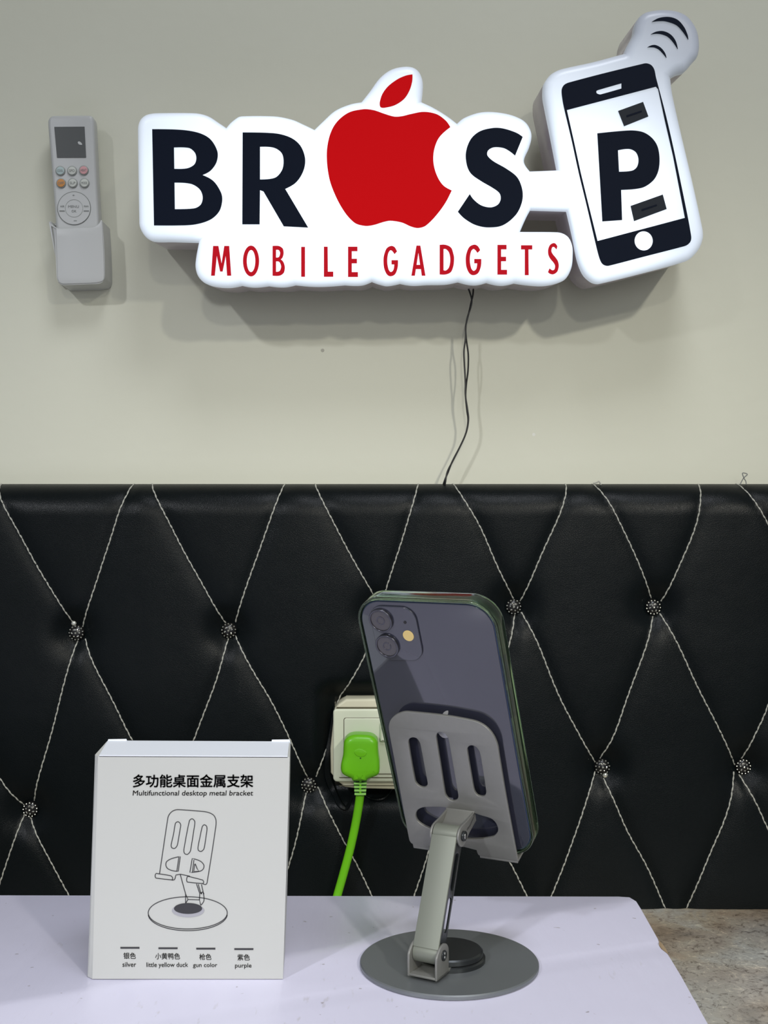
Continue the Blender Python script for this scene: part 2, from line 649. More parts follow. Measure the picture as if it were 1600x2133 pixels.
box_bm(-0.80, 0.12, 0.772, 0.790, TZ - 0.09, TZ - 0.018, bm=ap)
box_bm(-0.81, -0.79, 0.38, 0.78, TZ - 0.09, TZ - 0.018, bm=ap)
box_bm(0.11, 0.13, 0.38, 0.78, TZ - 0.09, TZ - 0.018, bm=ap)
obj('apron', ap, 'table', tb)
chip = bmesh.new()
cp = [onz(x, y, TZ - 0.0035) for x, y in ((1372, 1958), (1371, 1966), (1379, 1977), (1392, 1987), (1389, 1979), (1380, 1966))]
vt = [chip.verts.new(p) for p in cp]
vb = [chip.verts.new(p - Vector((0, 0, 0.010))) for p in cp]
chip.faces.new(vt)
chip.faces.new(list(reversed(vb)))
for i in range(len(cp)):
    j = (i + 1) % len(cp)
    chip.faces.new((vt[i], vb[i], vb[j], vt[j]))
obj('chipped_edge', chip, 'chip', tb)['label'] = 'bare brown board showing where the edge is chipped'

# ------------------------------------------------------------------ padded panel
SEAMS = [
    [(-18, 1004), (0, 1044), (70, 1170), (147, 1302)],
    [(267, 1004), (260, 1030), (243, 1075), (205, 1195), (178, 1270), (164, 1308)],
    [(303, 1002), (350, 1087), (400, 1182), (466, 1300)],
    [(589, 1004), (560, 1090), (525, 1185), (500, 1260), (487, 1298)],
    [(652, 1004), (700, 1100), (745, 1182), (790, 1262)],
    [(874, 1004), (867, 1028), (850, 1082), (830, 1150), (800, 1240), (793, 1265)],
    [(946, 1004), (962, 1030), (1000, 1097), (1040, 1185), (1073, 1250)],
    [(1187, 1004), (1182, 1030), (1165, 1078), (1132, 1148), (1105, 1215), (1088, 1254)],
    [(1243, 1004), (1280, 1062), (1325, 1158), (1364, 1248)],
    [(1471, 1004), (1465, 1035), (1450, 1098), (1420, 1175), (1384, 1254)],
    [(1551, 1004), (1570, 1035), (1600, 1086), (1640, 1165), (1672, 1250)],
    [(1765, 1004), (1730, 1120), (1684, 1254)],
    [(-50, 1004), (-95, 1150), (-150, 1308)],
    [(153, 1338), (135, 1410), (115, 1490), (90, 1580), (62, 1675)],
    [(171, 1334), (200, 1400), (240, 1475), (275, 1545), (340, 1655)],
    [(472, 1332), (455, 1400), (428, 1475), (402, 1545), (357, 1655)],
    [(486, 1328), (530, 1405), (565, 1465), (605, 1545), (638, 1628)],
    [(786, 1290), (768, 1345), (750, 1385), (728, 1425), (702, 1470), (680, 1560), (657, 1625)],
    [(795, 1290), (850, 1410), (925, 1615)],
    [(1075, 1283), (1066, 1330), (1055, 1364), (990, 1500), (935, 1615)],
    [(1090, 1278), (1125, 1350), (1170, 1460), (1210, 1535), (1246, 1594)],
    [(1367, 1287), (1340, 1370), (1305, 1465), (1280, 1535), (1256, 1586)],
    [(1382, 1280), (1415, 1345), (1455, 1430), (1500, 1520), (1542, 1602)],
    [(1662, 1285), (1600, 1480), (1573, 1540), (1552, 1592)],
    [(-145, 1345), (-70, 1500), (0, 1628), (42, 1688)],
    [(42, 1702), (22, 1765), (0, 1835), (-20, 1894)],
    [(54, 1710), (90, 1775), (138, 1860), (155, 1894)],
    [(350, 1680), (440, 1894)],
    [(338, 1680), (280, 1894)],
    [(636, 1660), (622, 1725), (607, 1786), (575, 1894)],
    [(659, 1648), (690, 1705), (718, 1758), (745, 1808), (770, 1858), (788, 1894)],
    [(925, 1645), (893, 1778), (866, 1858), (855, 1894)],
    [(940, 1645), (1000, 1700), (1061, 1794), (1094, 1860), (1108, 1894)],
    [(1246, 1614), (1225, 1666), (1182, 1790), (1153, 1860), (1140, 1894)],
    [(1262, 1628), (1285, 1680), (1310, 1735), (1350, 1810), (1388, 1894)],
    [(1538, 1614), (1515, 1700), (1480, 1785), (1432, 1894)],
    [(1549, 1620), (1580, 1680), (1601, 1725), (1640, 1800), (1680, 1894)],
]
BUTTONS = [(152, 1321), (473, 1316), (790, 1278), (1073, 1266), (1367, 1267), (1674, 1268), (-158, 1326),
           (55, 1693), (346, 1668), (641, 1642), (930, 1630), (1260, 1603), (1557, 1603)]
SOCK = (692, 1457, 877, 1648)          # socket outline in the photo


def p2(px, py):
    w = W(px, py, PY)
    return (w.x, w.z)


segs = []
for s in SEAMS:
    q = [p2(*p) for p in s]
    segs += list(zip(q, q[1:]))
SA = np.array([a for a, b in segs])
SB = np.array([b for a, b in segs])
BT = np.array([p2(*b) for b in BUTTONS])
PTOP = W(0, 1006.5, PY).z
sx0, sz1 = p2(SOCK[0], SOCK[1])
sx1, sz0 = p2(SOCK[2], SOCK[3])


def surf(X, Z):
    """depth of the upholstery (metres behind its plumpest plane) at x, z"""
    X = np.atleast_1d(np.asarray(X, float))
    Z = np.atleast_1d(np.asarray(Z, float))
    P = np.stack([X, Z], -1)
    dmin = np.full(X.shape, 9.0)
    for a, b in zip(SA, SB):
        ab = b - a
        t = np.clip(((P - a) @ ab) / (ab @ ab), 0, 1)
        d = np.linalg.norm(P - (a + t[..., None] * ab), axis=-1)
        dmin = np.minimum(dmin, d)
    dep = 0.0025 * np.exp(-dmin / 0.006) + 0.0014 * np.exp(-dmin / 0.02)
    bd = np.min(np.linalg.norm(P[..., None, :] - BT, axis=-1), axis=-1)
    dep = dep + 0.011 * np.exp(-(bd / 0.017) ** 2) + 0.004 * np.exp(-bd / 0.035)
    # rounded top edge
    e = np.clip((0.030 - (PTOP - Z)) / 0.030, 0, 1)
    dep = dep + 0.030 * (1 - np.sqrt(np.clip(1 - e * e, 0, 1)))
    # cut-out tucked in round the socket
    dx = np.maximum(np.maximum(sx0 - X, X - sx1), 0)
    dz = np.maximum(np.maximum(sz0 - Z, Z - sz1), 0)
    ds = np.hypot(dx, dz)
    dep = dep + 0.014 * np.exp(-(ds / 0.010) ** 2) + 0.003 * np.exp(-ds / 0.03)
    return dep


panel = thing('padded_wall_panel', 'black tufted leatherette wall panel with silver diamond stitching, fixed above the stone bench', 'wall panel', (0, PY, LZ))
x0, x1, dxy = -0.62, 0.62, 0.0032
nx = int((x1 - x0) / dxy)
zs = list(np.arange(LZ + 0.0005, PTOP - 0.032, dxy)) + [PTOP - 0.030 * (1 - math.sin(math.radians(a))) for a in range(0, 91, 9)]
GX, GZ = np.meshgrid(np.linspace(x0, x1, nx), np.array(zs), indexing='ij')
DEP = surf(GX.ravel(), GZ.ravel()).reshape(GX.shape)
bm = bmesh.new()
vg = [[bm.verts.new((GX[i, j], PY + DEP[i, j], GZ[i, j])) for j in range(len(zs))] for i in range(nx)]
for i in range(nx - 1):
    for j in range(len(zs) - 1):
        cx, cz = GX[i, j], GZ[i, j]
        if sx0 + 0.001 < cx < sx1 - 0.003 and sz0 + 0.001 < cz < sz1 - 0.003:
            continue
        bm.faces.new((vg[i][j], vg[i + 1][j], vg[i + 1][j + 1], vg[i][j + 1]))
bk = [(bm.verts.new((GX[i, 0], WY - 0.001, zs[0])), bm.verts.new((GX[i, 0], WY - 0.001, zs[-1]))) for i in range(nx)]
for i in range(nx - 1):
    bm.faces.new((vg[i][-1], vg[i + 1][-1], bk[i + 1][1], bk[i][1]))
    bm.faces.new((vg[i + 1][0], vg[i][0], bk[i][0], bk[i + 1][0]))
for i in (0, nx - 1):
    bm.faces.new([vg[i][j] for j in range(len(zs))] + [bk[i][1], bk[i][0]])
bmesh.ops.delete(bm, geom=[v for v in bm.verts if not v.link_faces], context='VERTS')
obj('leather_cover', bm, 'leather', panel, True)


def seam(pp):
    q = [p2(*p) for p in pp]
    sm = path([(a, b) for a, b in q], closed=False, n=8)
    # resample every 0.9 mm
    L = [0.0]
    for a, b in zip(sm, sm[1:]):
        L.append(L[-1] + math.hypot(b[0] - a[0], b[1] - a[1]))
    n = max(8, int(L[-1] / 0.0009))
    S = np.linspace(0, L[-1], n)
    X = np.interp(S, L, [p[0] for p in sm])
    Z = np.interp(S, L, [p[1] for p in sm])
    tx, tz = np.gradient(X), np.gradient(Z)
    ln = np.hypot(tx, tz)
    ph = S / 0.0048 * math.pi + random.random() * 3
    jit = 0.00025 * np.sin(S / 0.013 + random.random() * 6)
    off = 0.00020 * np.cos(ph * 1.0) + jit
    X2 = X + off * tz / ln
    Z2 = np.minimum(Z - off * tx / ln, PTOP - 0.0002)
    Y = PY + surf(X2, Z2) - 0.0004
    R = 0.00026 + 0.00056 * np.abs(np.sin(ph)) ** 0.7
    bmx = tube_bm([(a, b, c) for a, b, c in zip(X2, Y, Z2)], list(map(float, R)), 6)
    return obj('seam_thread', bmx, 'thread', panel, True)


for s in SEAMS:
    seam(s)


def button_meshes():
    bm = bmesh.new()
    prof = [(0, 0.0062), (0.003, 0.006), (0.0056, 0.0048), (0.0074, 0.0026), (0.0082, 0.0), (0.0080, -0.003), (0.0, -0.003)]
    bm = lathe_bm(prof, (0, 0, 0), 28)
    bm.transform(XZ)
    a = bpy.data.meshes.new('tufting_button')
    bmesh.ops.recalc_face_normals(bm, faces=bm.faces)
    bm.to_mesh(a)
    bm.free()
    a.materials.append(M['black'])
    a.shade_smooth()
    bm = bmesh.new()

    def stud(x, z, r, h, el=1.0, rot=0.0):
        m = Matrix.Translation((x, -h, z)) @ Matrix.Rotation(rot, 4, 'Y') @ Matrix.Diagonal((r * el, r * 0.9, r, 1))
        bmesh.ops.create_icosphere(bm, subdivisions=1, radius=1, matrix=m)
    for k in range(13):
        an = 2 * math.pi * k / 13
        stud(0.0066 * math.cos(an), 0.0066 * math.sin(an), 0.00085, 0.0040)
    for k in range(6):
        an = 2 * math.pi * k / 6 + 0.3
        stud(0.0036 * math.cos(an), 0.0036 * math.sin(an), 0.00085, 0.0056, 1.7 if k % 2 else 1.1, an)
    stud(0, 0, 0.0012, 0.0062)
    b = bpy.data.meshes.new('crystal_studs')
    bm.to_mesh(b)
    bm.free()
    b.materials.append(M['crystal'])
    return a, b


bma, bmb = button_meshes()
for i, (px, py) in enumerate(BUTTONS):
    x, z = p2(px, py)
    y = PY + float(surf(x, z)[0]) - 0.001
    o = bpy.data.objects.new('tufting_button', bma)
    C.objects.link(o)
    o.parent = panel
    o.matrix_parent_inverse = Matrix.Translation(panel.location).inverted()
    o.location = (x, y, z)
    o.rotation_euler = (0, random.uniform(0, 6), 0)
    s = bpy.data.objects.new('crystal_studs', bmb)
    C.objects.link(s)
    s.parent = o
# two studs that came loose beside their buttons
for px, py in ((146, 1301), (1266, 1621)):
    x, z = p2(px, py)
    y = PY + float(surf(x, z)[0])
    bm = bmesh.new()
    bmesh.ops.create_uvsphere(bm, u_segments=14, v_segments=8, radius=1, matrix=Matrix.Translation((x, y - 0.001, z)) @ Matrix.Diagonal((0.0028, 0.0016, 0.0028, 1)))
    o = obj('loose_stud', bm, 'crystal', panel, True)
    o['label'] = 'pale round stud sitting loose beside a button'


def leather_curl(pts, r=0.0016, w=0.0032):
    q = smooth3([(W(a, b, PY - 0.002).x, PY + float(surf(*p2(a, b))[0]) - 0.0015, W(a, b, PY).z) for a, b in pts], 8)
    n = len(q)
    rr = [(w * math.sin(math.pi * (0.08 + 0.84 * i / (n - 1))), r * math.sin(math.pi * (0.1 + 0.8 * i / (n - 1)))) for i in range(n)]
    o = obj('torn_leather_edge', tube_bm(q, rr, 8), 'leather', panel, True)
    return o


leather_curl([(695, 1478), (686, 1540), (680, 1585), (681, 1625), (692, 1655), (708, 1678), (722, 1684), (732, 1666)], 0.002, 0.0036)
leather_curl([(757, 1660), (775, 1668), (797, 1667), (813, 1655), (826, 1632)], 0.0015, 0.0025)
# frayed thread loop standing above the top edge
lo = [(1542, 1009), (1549, 996), (1557, 988), (1547, 985.5), (1550, 996), (1554, 1003), (1554.5, 1011)]
yl = PY + 0.026
q = smooth3([W(a, b, yl) for a, b in lo], 5)
obj('frayed_thread_loop', tube_bm(q, 0.0005, 6), 'mark', panel, True)  # white thread; its shade is put in with the darker grey
q = smooth3([W(a, b, yl - 0.002) for a, b in ((1236, 1007), (1243, 1005), (1248, 1003), (1252, 1010))], 5)
obj('frayed_thread_loop', tube_bm(q, 0.0007, 6), 'thread', panel, True)

# ------------------------------------------------------------------ power socket
sock = thing('power_socket', 'aged beige wall socket with a switch, sunk in the black panel behind the phone', 'socket', (0, PY, W(0, 1648, PY).z))
SF = PY - 0.004
px_plate('back_box', [[(721, 1456), (877, 1454), (877, 1646), (745, 1643), (718, 1640), (700, 1625), (689, 1610), (688, 1560), (697, 1476), (706, 1466)]],
         SF, WY - 0.001, 'beige', sock, 0.0025)
px_plate('faceplate', [rrect(694, 1476, 873, 1629, 9)], SF - 0.006, SF - 0.0005, 'beige2', sock, 0.002)
px_plate('faceplate_panel', [rrect(717, 1496, 853, 1612, 5)], SF - 0.0072, SF - 0.006, 'beige2', sock, 0.0008)
ln = []
for y in (1619, 1636):
    px_plate('mould_line', [[(706, y), (872, y), (872, y + 1.6), (708, y + 1.6)]], SF - 0.0067 if y < 1630 else SF - 0.0004, SF, 'jointline', sock)
px_plate('mould_line', [[(701, 1474.5), (873, 1474.5), (873, 1476.5), (701, 1476.5)]], SF - 0.0052, SF, 'jointline', sock)
px_plate('panel_groove', [rrect(715.8, 1494.8, 854, 1613, 5)], SF - 0.0062, SF - 0.006, 'jointline', sock)
px_plate('rocker_switch', [rrect(792, 1506, 812, 1545, 2)], SF - 0.0105, SF - 0.006, 'beige2', sock, 0.0014)

# ------------------------------------------------------------------ green plug with its cable
plug = thing('power_plug', 'lime green three-pin plug with thick lime cable hanging behind the table', 'plug', (0, PY, W(0, 1640, PY).z))
G = lambda u, v: (640 + u / 4.636, 1420 + v / 4.636)
body = path([G(*p) for p in ((440, 522), (520, 520), (605, 527), (655, 550), (682, 595), (688, 700), (700, 790), (698, 880), (670, 918), (585, 950),
                             (572, 968), (440, 968), (425, 945), (360, 915), (328, 880), (325, 810), (345, 720), (352, 600), (385, 545))])
PF = SF - 0.034
ob = px_plate('plug_body', [body], PF, SF - 0.0078, 'green', plug, 0.006, 5)
px_plate('screw_recess', [ell(751, 1579.5, 1.6, 1.3, 16)], PF - 0.0003, PF + 0.002, 'darkgreen', plug)
px_plate('grip_rib', [path([(738, 1566), (746, 1560), (756, 1562), (764, 1568), (758, 1576), (744, 1575)])], PF - 0.0005, PF + 0.003, 'green', plug, 0.0004)
SRY = PF + 0.010
# strain relief: spine, side ribs and the dark gaps between them
px_plate('strain_relief', [[(736, 1622), (764, 1622), (762.5, 1657), (739, 1657)]], SRY + 0.003, SRY + 0.009, 'darkgreen', plug, 0.001)
px_plate('relief_spine', [[(748, 1622), (753, 1622), (753, 1657), (748, 1657)]], SRY, SRY + 0.006, 'green', plug, 0.0006)
for k in range(4):
    y = 1630.5 + k * 7.4
    px_plate('relief_rib', [rrect(737 + k * 0.5, y, 764 - k * 0.5, y + 3.9, 1.2, 3)], SRY - 0.0003, SRY + 0.011, 'greenpale', plug, 0.0004)
cab = smooth3([(*W(751, 1650, SRY + 0.006),), (*W(747, 1680, SRY + 0.008),), (*W(740, 1720, SRY + 0.012),), (*W(729, 1770, SRY + 0.014),), (*W(715, 1822, SRY + 0.014),),
               (*W(702, 1868, SRY + 0.012),), (*W(694, 1900, SRY + 0.006),), (W(690, 1900, 1.1).x, 1.09, LZ + 0.022), (W(680, 1900, 1.1).x, 1.05, LZ + 0.0052),
               (-0.10, 0.98, LZ + 0.0052), (-0.18, 0.93, LZ + 0.0052)], 8)
obj('power_cable', tube_bm(cab, [(0.0041, 0.0034)] * len(cab), 14), 'green', plug, True)

# ------------------------------------------------------------------ sign
# the sign hangs from its top screws and leans forward a little
TH = math.radians(7.0)
SN = Vector((0, -math.cos(TH), -math.sin(TH)))
SU = Vector((0, -math.sin(TH), math.cos(TH)))
SO = W(800, 597, SY)
SM = Matrix(((1, 0, SN.x, SO.x), (0, SU.y, SN.y, SO.y), (0, SU.z, SN.z, SO.z), (0, 0, 0, 1)))


def sgn(px, py):
    d = Vector(((px - 800) / F, 1.0, -(py - 1066.5) / F))
    o = Vector((0, 0, CZ))
    p = o + d * ((SO - o).dot(SN) / d.dot(SN)) - SO
    return (p.x, p.dot(SU))


def sign_plate(name, loops_px, back, front, mat, parent, bevel=0.0, res=3):
    me = extrude_mesh([[sgn(p[0], p[1]) for p in lp] for lp in loops_px], back, front, bevel, res)
    me.transform(SM)
    return obj(name, me, mat, parent, bevel > 0)


Z2 = lambda u, v, *k: (250 + u / 2.6667, 100 + v / 2.6667, *k)
Z3 = lambda u, v, *k: (650 + u / 2.6667, 100 + v / 2.6667, *k)
Z4 = lambda u, v, *k: (1080 + u / 3.441, v / 3.441, *k)
sign = thing('illuminated_sign', 'backlit white shop sign with navy and red lettering, a red apple and a phone', 'sign', (0, WY, W(0, 597, WY).z))
outline = path(
    [Z2(*p) for p in ((90, 450), (102, 395), (140, 362), (205, 352), (400, 352), (480, 368), (550, 412), (585, 436, 1), (620, 398), (670, 370), (850, 370),
                      (950, 388), (1020, 418), (1078, 446, 1), (1120, 405), (1190, 342), (1270, 306), (1340, 292, 1), (1385, 235), (1440, 160), (1500, 113))] +
    [Z3(*p) for p in ((500, 94), (560, 97), (600, 128), (618, 190), (610, 292, 1), (680, 325), (750, 368), (808, 412, 1), (850, 378), (930, 350), (1010, 346),
                      (1100, 360), (1170, 388), (1208, 425), (1226, 480), (1212, 545), (1183, 620), (1215, 678, 1), (1372, 672, 1))] +
    [Z4(*p) for p in ((240, 950), (190, 700), (187, 620), (200, 570), (250, 512), (330, 478), (540, 432), (720, 384), (768, 372, 1), (795, 310), (832, 240),
                      (845, 175), (875, 110), (935, 70), (1040, 55), (1150, 66), (1230, 108), (1290, 195), (1310, 300), (1298, 390), (1255, 445), (1205, 500),
                      (1150, 518), (1102, 548, 1), (1120, 680), (1180, 950), (1260, 1290), (1332, 1620), (1336, 1710), (1295, 1800), (1210, 1870), (900, 1955),
                      (600, 2028), (535, 2015), (475, 1955), (435, 1850), (405, 1700), (360, 1503, 1), (95, 1495, 1), (60, 1560), (18, 1655, 1))] +
    [Z3(*p) for p in ((1180, 1016), (1370, 1018), (1425, 1040), (1452, 1090), (1456, 1150), (1448, 1220), (1415, 1280), (1360, 1306), (1290, 1318), (1210, 1314),
                      (1130, 1303, 1), (1055, 1316), (975, 1300, 1), (900, 1314), (815, 1296, 1), (740, 1310), (640, 1312), (560, 1316), (490, 1305, 1),
                      (420, 1318), (370, 1308), (332, 1294, 1), (270, 1315), (180, 1313, 1))] +
    [Z2(*p) for p in ((1100, 1322), (970, 1313, 1), (900, 1325), (820, 1318, 1), (740, 1326), (670, 1316, 1), (600, 1328), (520, 1322), (460, 1300), (422, 1255),
                      (412, 1190), (432, 1074, 1), (280, 1070), (175, 1068), (125, 1035), (98, 970))], n=5)
sign_plate('acrylic_face', [outline], -0.024, 0.0, 'sign', sign, 0.0085, 5)
sign_plate('side_return', [outline], -0.088, -0.016, 'side', sign, 0.0012, 1)['label'] = 'grey translucent side wall of the sign box'

LY, LB = 0.0012, -0.0005
B = [path([Z2(*p) for p in ((180, 452, 1), (330, 455), (430, 470), (500, 505), (540, 570), (538, 630), (505, 680), (458, 706, 1), (520, 740), (560, 800), (568, 850),
                            (550, 910), (500, 955), (420, 980), (330, 986), (190, 986, 1))]),
     path([Z2(*p) for p in ((300, 553, 1), (380, 555), (415, 580), (425, 615), (412, 650), (370, 670), (302, 672, 1))]),
     path([Z2(*p) for p in ((303, 748, 1), (390, 754), (440, 782), (460, 825), (450, 870), (410, 892), (305, 896, 1))])]
R = [path([Z2(*p) for p in ((682, 470, 1), (850, 474), (940, 495), (1000, 540), (1028, 610), (1020, 680), (980, 745), (918, 783, 1), (1046, 998, 1), (910, 991, 1),
                            (797, 797, 1), (778, 790, 1), (776, 980, 1), (680, 980, 1))]),
     path([Z2(*p) for p in ((778, 549, 1), (850, 553), (895, 580), (909, 625), (900, 680), (860, 722), (778, 731, 1))])]
S = [path([Z3(*p) for p in ((1170, 495, 1), (1130, 470), (1060, 448), (1000, 446), (930, 465), (880, 510), (855, 580), (860, 650), (885, 700), (940, 740), (1000, 775),
                            (1040, 805), (1048, 840), (1030, 872), (990, 886), (940, 875), (900, 845), (876, 812, 1), (810, 910, 1), (850, 950), (910, 984), (980, 997),
                            (1060, 985), (1130, 930), (1165, 860), (1168, 790), (1140, 720), (1080, 672), (1010, 632), (975, 600), (978, 570), (1010, 552), (1060, 555),
                            (1095, 572), (1128, 598, 1))])]
P = [path([Z4(*p) for p in ((565, 957, 1), (780, 937), (880, 945), (950, 985), (995, 1050), (1010, 1140), (1000, 1230), (960, 1300), (880, 1348), (735, 1362, 1),
                            (742, 1578, 1), (601, 1588, 1))]),
     path([Z4(*p) for p in ((712, 1078, 1), (790, 1068), (840, 1090), (860, 1140), (850, 1195), (810, 1225), (720, 1232, 1))])]
LEAF = [(558, 148, 1), (556, 190), (540, 240), (510, 285), (460, 318), (405, 332), (380, 328), (377, 300), (392, 255), (425, 212), (475, 175), (520, 155)]
APPLE = [(768, 440, 1), (740, 402), (690, 368), (620, 356), (550, 368), (500, 380), (455, 382), (400, 366), (340, 346), (280, 342), (200, 362), (132, 420), (95, 500), (82, 600),
         (95, 720), (130, 820), (180, 910), (235, 970), (290, 988), (340, 984), (400, 966), (440, 960), (500, 970), (550, 992), (592, 1000), (635, 985), (690, 930),
         (740, 862), (776, 792, 1), (725, 760), (690, 700), (674, 630), (680, 560), (708, 495)]
for nm, lps in (('navy_letter', B), ('navy_letter', R), ('navy_letter', S), ('navy_letter', P)):
    sign_plate(nm, lps, LB, LY, 'navy', sign)
sign_plate('apple_emblem', [path([Z3(*p) for p in APPLE])], LB, LY, 'red', sign)
sign_plate('apple_leaf', [path([Z3(*p) for p in LEAF])], LB, LY, 'red', sign)

# thin condensed red letters in a unit box (x 0..1, y 0 top .. 1 bottom)
GL = {
    'M': [[(0.0, 1), (0.10, 0), (0.36, 0), (0.52, 0.60), (0.66, 0), (0.90, 0), (1.0, 1), (0.80, 1), (0.73, 0.32), (0.57, 0.86), (0.45, 0.86), (0.28, 0.32), (0.18, 1)]],
    'O': [ell(0.5, 0.5, 0.5, 0.5, 36), ell(0.5, 0.5, 0.27, 0.36, 30)],
    'B': [path([(0, 0, 1), (0.5, 0.0), (0.82, 0.08), (0.90, 0.23), (0.82, 0.38), (0.66, 0.45, 1), (0.88, 0.54), (1.0, 0.72), (0.90, 0.91), (0.55, 1.0), (0, 1, 1)]),
          path([(0.28, 0.13, 1), (0.50, 0.14), (0.62, 0.24), (0.52, 0.37), (0.28, 0.39, 1)]),
          path([(0.28, 0.52, 1), (0.55, 0.54), (0.70, 0.69), (0.58, 0.84), (0.28, 0.87, 1)])],
    'I': [[(0, 0), (1, 0), (1, 1), (0, 1)]],
    'L': [[(0, 0), (0.40, 0), (0.42, 0.83), (1, 0.83), (1, 1), (0, 1)]],
    'E': [[(0, 0), (0.95, 0), (0.95, 0.15), (0.38, 0.15), (0.38, 0.40), (0.9, 0.40), (0.9, 0.55), (0.38, 0.55), (0.38, 0.84), (1, 0.84), (1, 1), (0, 1)]],
    'G': [path([(0.93, 0.18, 1), (0.76, 0.04), (0.52, 0.0), (0.22, 0.08), (0.04, 0.30), (0.0, 0.5), (0.05, 0.74), (0.24, 0.94), (0.5, 1.0), (0.80, 0.93), (0.97, 0.72), (1.0, 0.47, 1),
                (0.55, 0.47, 1), (0.55, 0.61, 1), (0.74, 0.61, 1), (0.68, 0.79), (0.5, 0.86), (0.34, 0.76), (0.26, 0.5), (0.33, 0.24), (0.52, 0.14), (0.76, 0.27, 1)])],
    'A': [[(0.36, 0), (0.64, 0), (1, 1), (0.74, 1), (0.68, 0.78), (0.32, 0.78), (0.25, 1), (0, 1)], [(0.5, 0.24), (0.37, 0.64), (0.62, 0.64)]],
    'D': [path([(0, 0, 1), (0.42, 0.0), (0.80, 0.10), (0.97, 0.34), (1.0, 0.5), (0.95, 0.72), (0.78, 0.92), (0.42, 1.0), (0, 1, 1)]),
          path([(0.27, 0.14, 1), (0.46, 0.15), (0.66, 0.27), (0.74, 0.5), (0.66, 0.74), (0.46, 0.86), (0.27, 0.86, 1)])],
    'T': [[(0, 0), (1, 0), (1, 0.14), (0.66, 0.14), (0.68, 1), (0.34, 1), (0.34, 0.14), (0, 0.14)]],
    'S': [path([(0.88, 0.10, 1), (0.72, 0.01), (0.5, -0.01), (0.22, 0.05), (0.06, 0.2), (0.08, 0.37), (0.25, 0.5), (0.52, 0.62), (0.68, 0.73), (0.62, 0.85), (0.42, 0.88), (0.18, 0.82, 1),
                (0.04, 0.94, 1), (0.25, 1.0), (0.55, 1.01), (0.86, 0.93), (1.0, 0.76), (0.94, 0.60), (0.75, 0.48), (0.48, 0.36), (0.34, 0.25), (0.42, 0.13), (0.60, 0.12), (0.80, 0.20, 1)])],
}
row = [('M', 507, 1100, 618, 1265, 0), ('O', 684, 1098, 773, 1269, 0), ('B', 848, 1100, 916, 1265, 0), ('I', 1007, 1105, 1028, 1271, 0), ('L', 1133, 1104, 1185, 1271, 0),
       ('E', 1267, 1104, 1322, 1272, 0), ('G', 397, 1100, 478, 1268, 1), ('A', 552, 1098, 630, 1265, 1), ('D', 709, 1094, 789, 1258, 1), ('G', 854, 1093, 940, 1262, 1),
       ('E', 1030, 1094, 1083, 1259, 1), ('T', 1161, 1096, 1223, 1262, 1), ('S', 1308, 1086, 1370, 1255, 1)]
for ch, a, b, c, d, z in row:
    zf = Z3 if z else Z2
    sign_plate('red_letter', [[zf(a + (c - a) * q[0], b + (d - b) * q[1]) for q in lp_] for lp_ in GL[ch]], LB, LY, 'redtext', sign)

# phone pictogram on the sign
PHO = path([Z4(*p) for p in ((309, 650), (325, 612), (365, 592), (600, 530), (900, 457), (945, 465), (972, 500), (985, 560), (1056, 830), (1122, 1120), (1207, 1530),
                             (1236, 1690), (1230, 1735), (1190, 1765), (900, 1840), (650, 1905), (605, 1895), (580, 1850), (556, 1760), (483, 1450), (432, 1240), (382, 1010), (330, 790), (316, 720))], n=5)
SCR = [Z4(*p) for p in ((346, 790), (985, 622), (1001, 640), (1048, 860), (1108, 1120), (1193, 1562), (566, 1728), (497, 1450), (446, 1240), (396, 1010))]
EAR = path([Z4(*p) for p in ((575, 645), (738, 598, 1), (738, 636, 1), (590, 678), (562, 672), (558, 655))])
HOM = ell(*Z4(897, 1727), 66 / 3.441, 69 / 3.441, 40)
sign_plate('phone_pictogram', [PHO, SCR, EAR, HOM], LB, LY, 'navy', sign)
for q in (((714, 797), (891, 733), (929, 837), (757, 906)), ((803, 1477), (1032, 1396), (1060, 1500), (828, 1586))):
    sign_plate('dark_patch', [[Z4(*p) for p in q]], LB, LY + 0.0006, 'charcoal', sign)
    c = [sum(p[0] for p in q) / 4, sum(p[1] for p in q) / 4]
    sign_plate('patch_slot', [[Z4(c[0] + dx, c[1] + dy) for dx, dy in ((-52, 12), (58, -24), (60, -12), (-50, 26))]], LB, LY + 0.0009, 'navy', sign)
for arc in (((955, 158, 1), (1010, 130), (1080, 124), (1140, 145), (1185, 195), (1210, 250), (1216, 285, 1), (1175, 225), (1130, 180), (1060, 155), (1010, 152)),
            ((948, 248, 1), (990, 228), (1040, 226), (1090, 250), (1125, 295), (1141, 353, 1), (1105, 300), (1070, 265), (1030, 248), (990, 243)),
            ((924, 340, 1), (955, 326), (985, 326), (1020, 345), (1048, 380), (1060, 416, 1), (1030, 380), (1005, 356), (975, 342), (950, 340))):
    sign_plate('signal_arc', [path([Z4(*p) for p in arc])], LB, LY, 'navy', sign)

# sign power lead: two twisted wires
ZC = lambda u, v: (900 + u / 4.7375, 570 + v / 4.7375)
ca = [(340, 95), (368, 170), (392, 260), (380, 340), (350, 430), (335, 520), (330, 640), (316, 760), (318, 870), (330, 1080), (330, 1200), (350, 1340), (360, 1440), (340, 1560), (290, 1680), (210, 1840), (150, 1960), (128, 2080)]
cb = [(408, 100), (405, 200), (385, 290), (368, 370), (345, 460), (332, 540), (340, 660), (358, 800), (355, 960), (340, 1080), (332, 1210), (345, 1350), (356, 1450), (336, 1570), (280, 1700), (202, 1850), (156, 1965), (112, 2080)]
lead = thing('sign_power_lead', 'pair of thin black wires hanging from the lit sign down behind the panel', 'cable', (*W(975, 1008, WY - 0.02),))


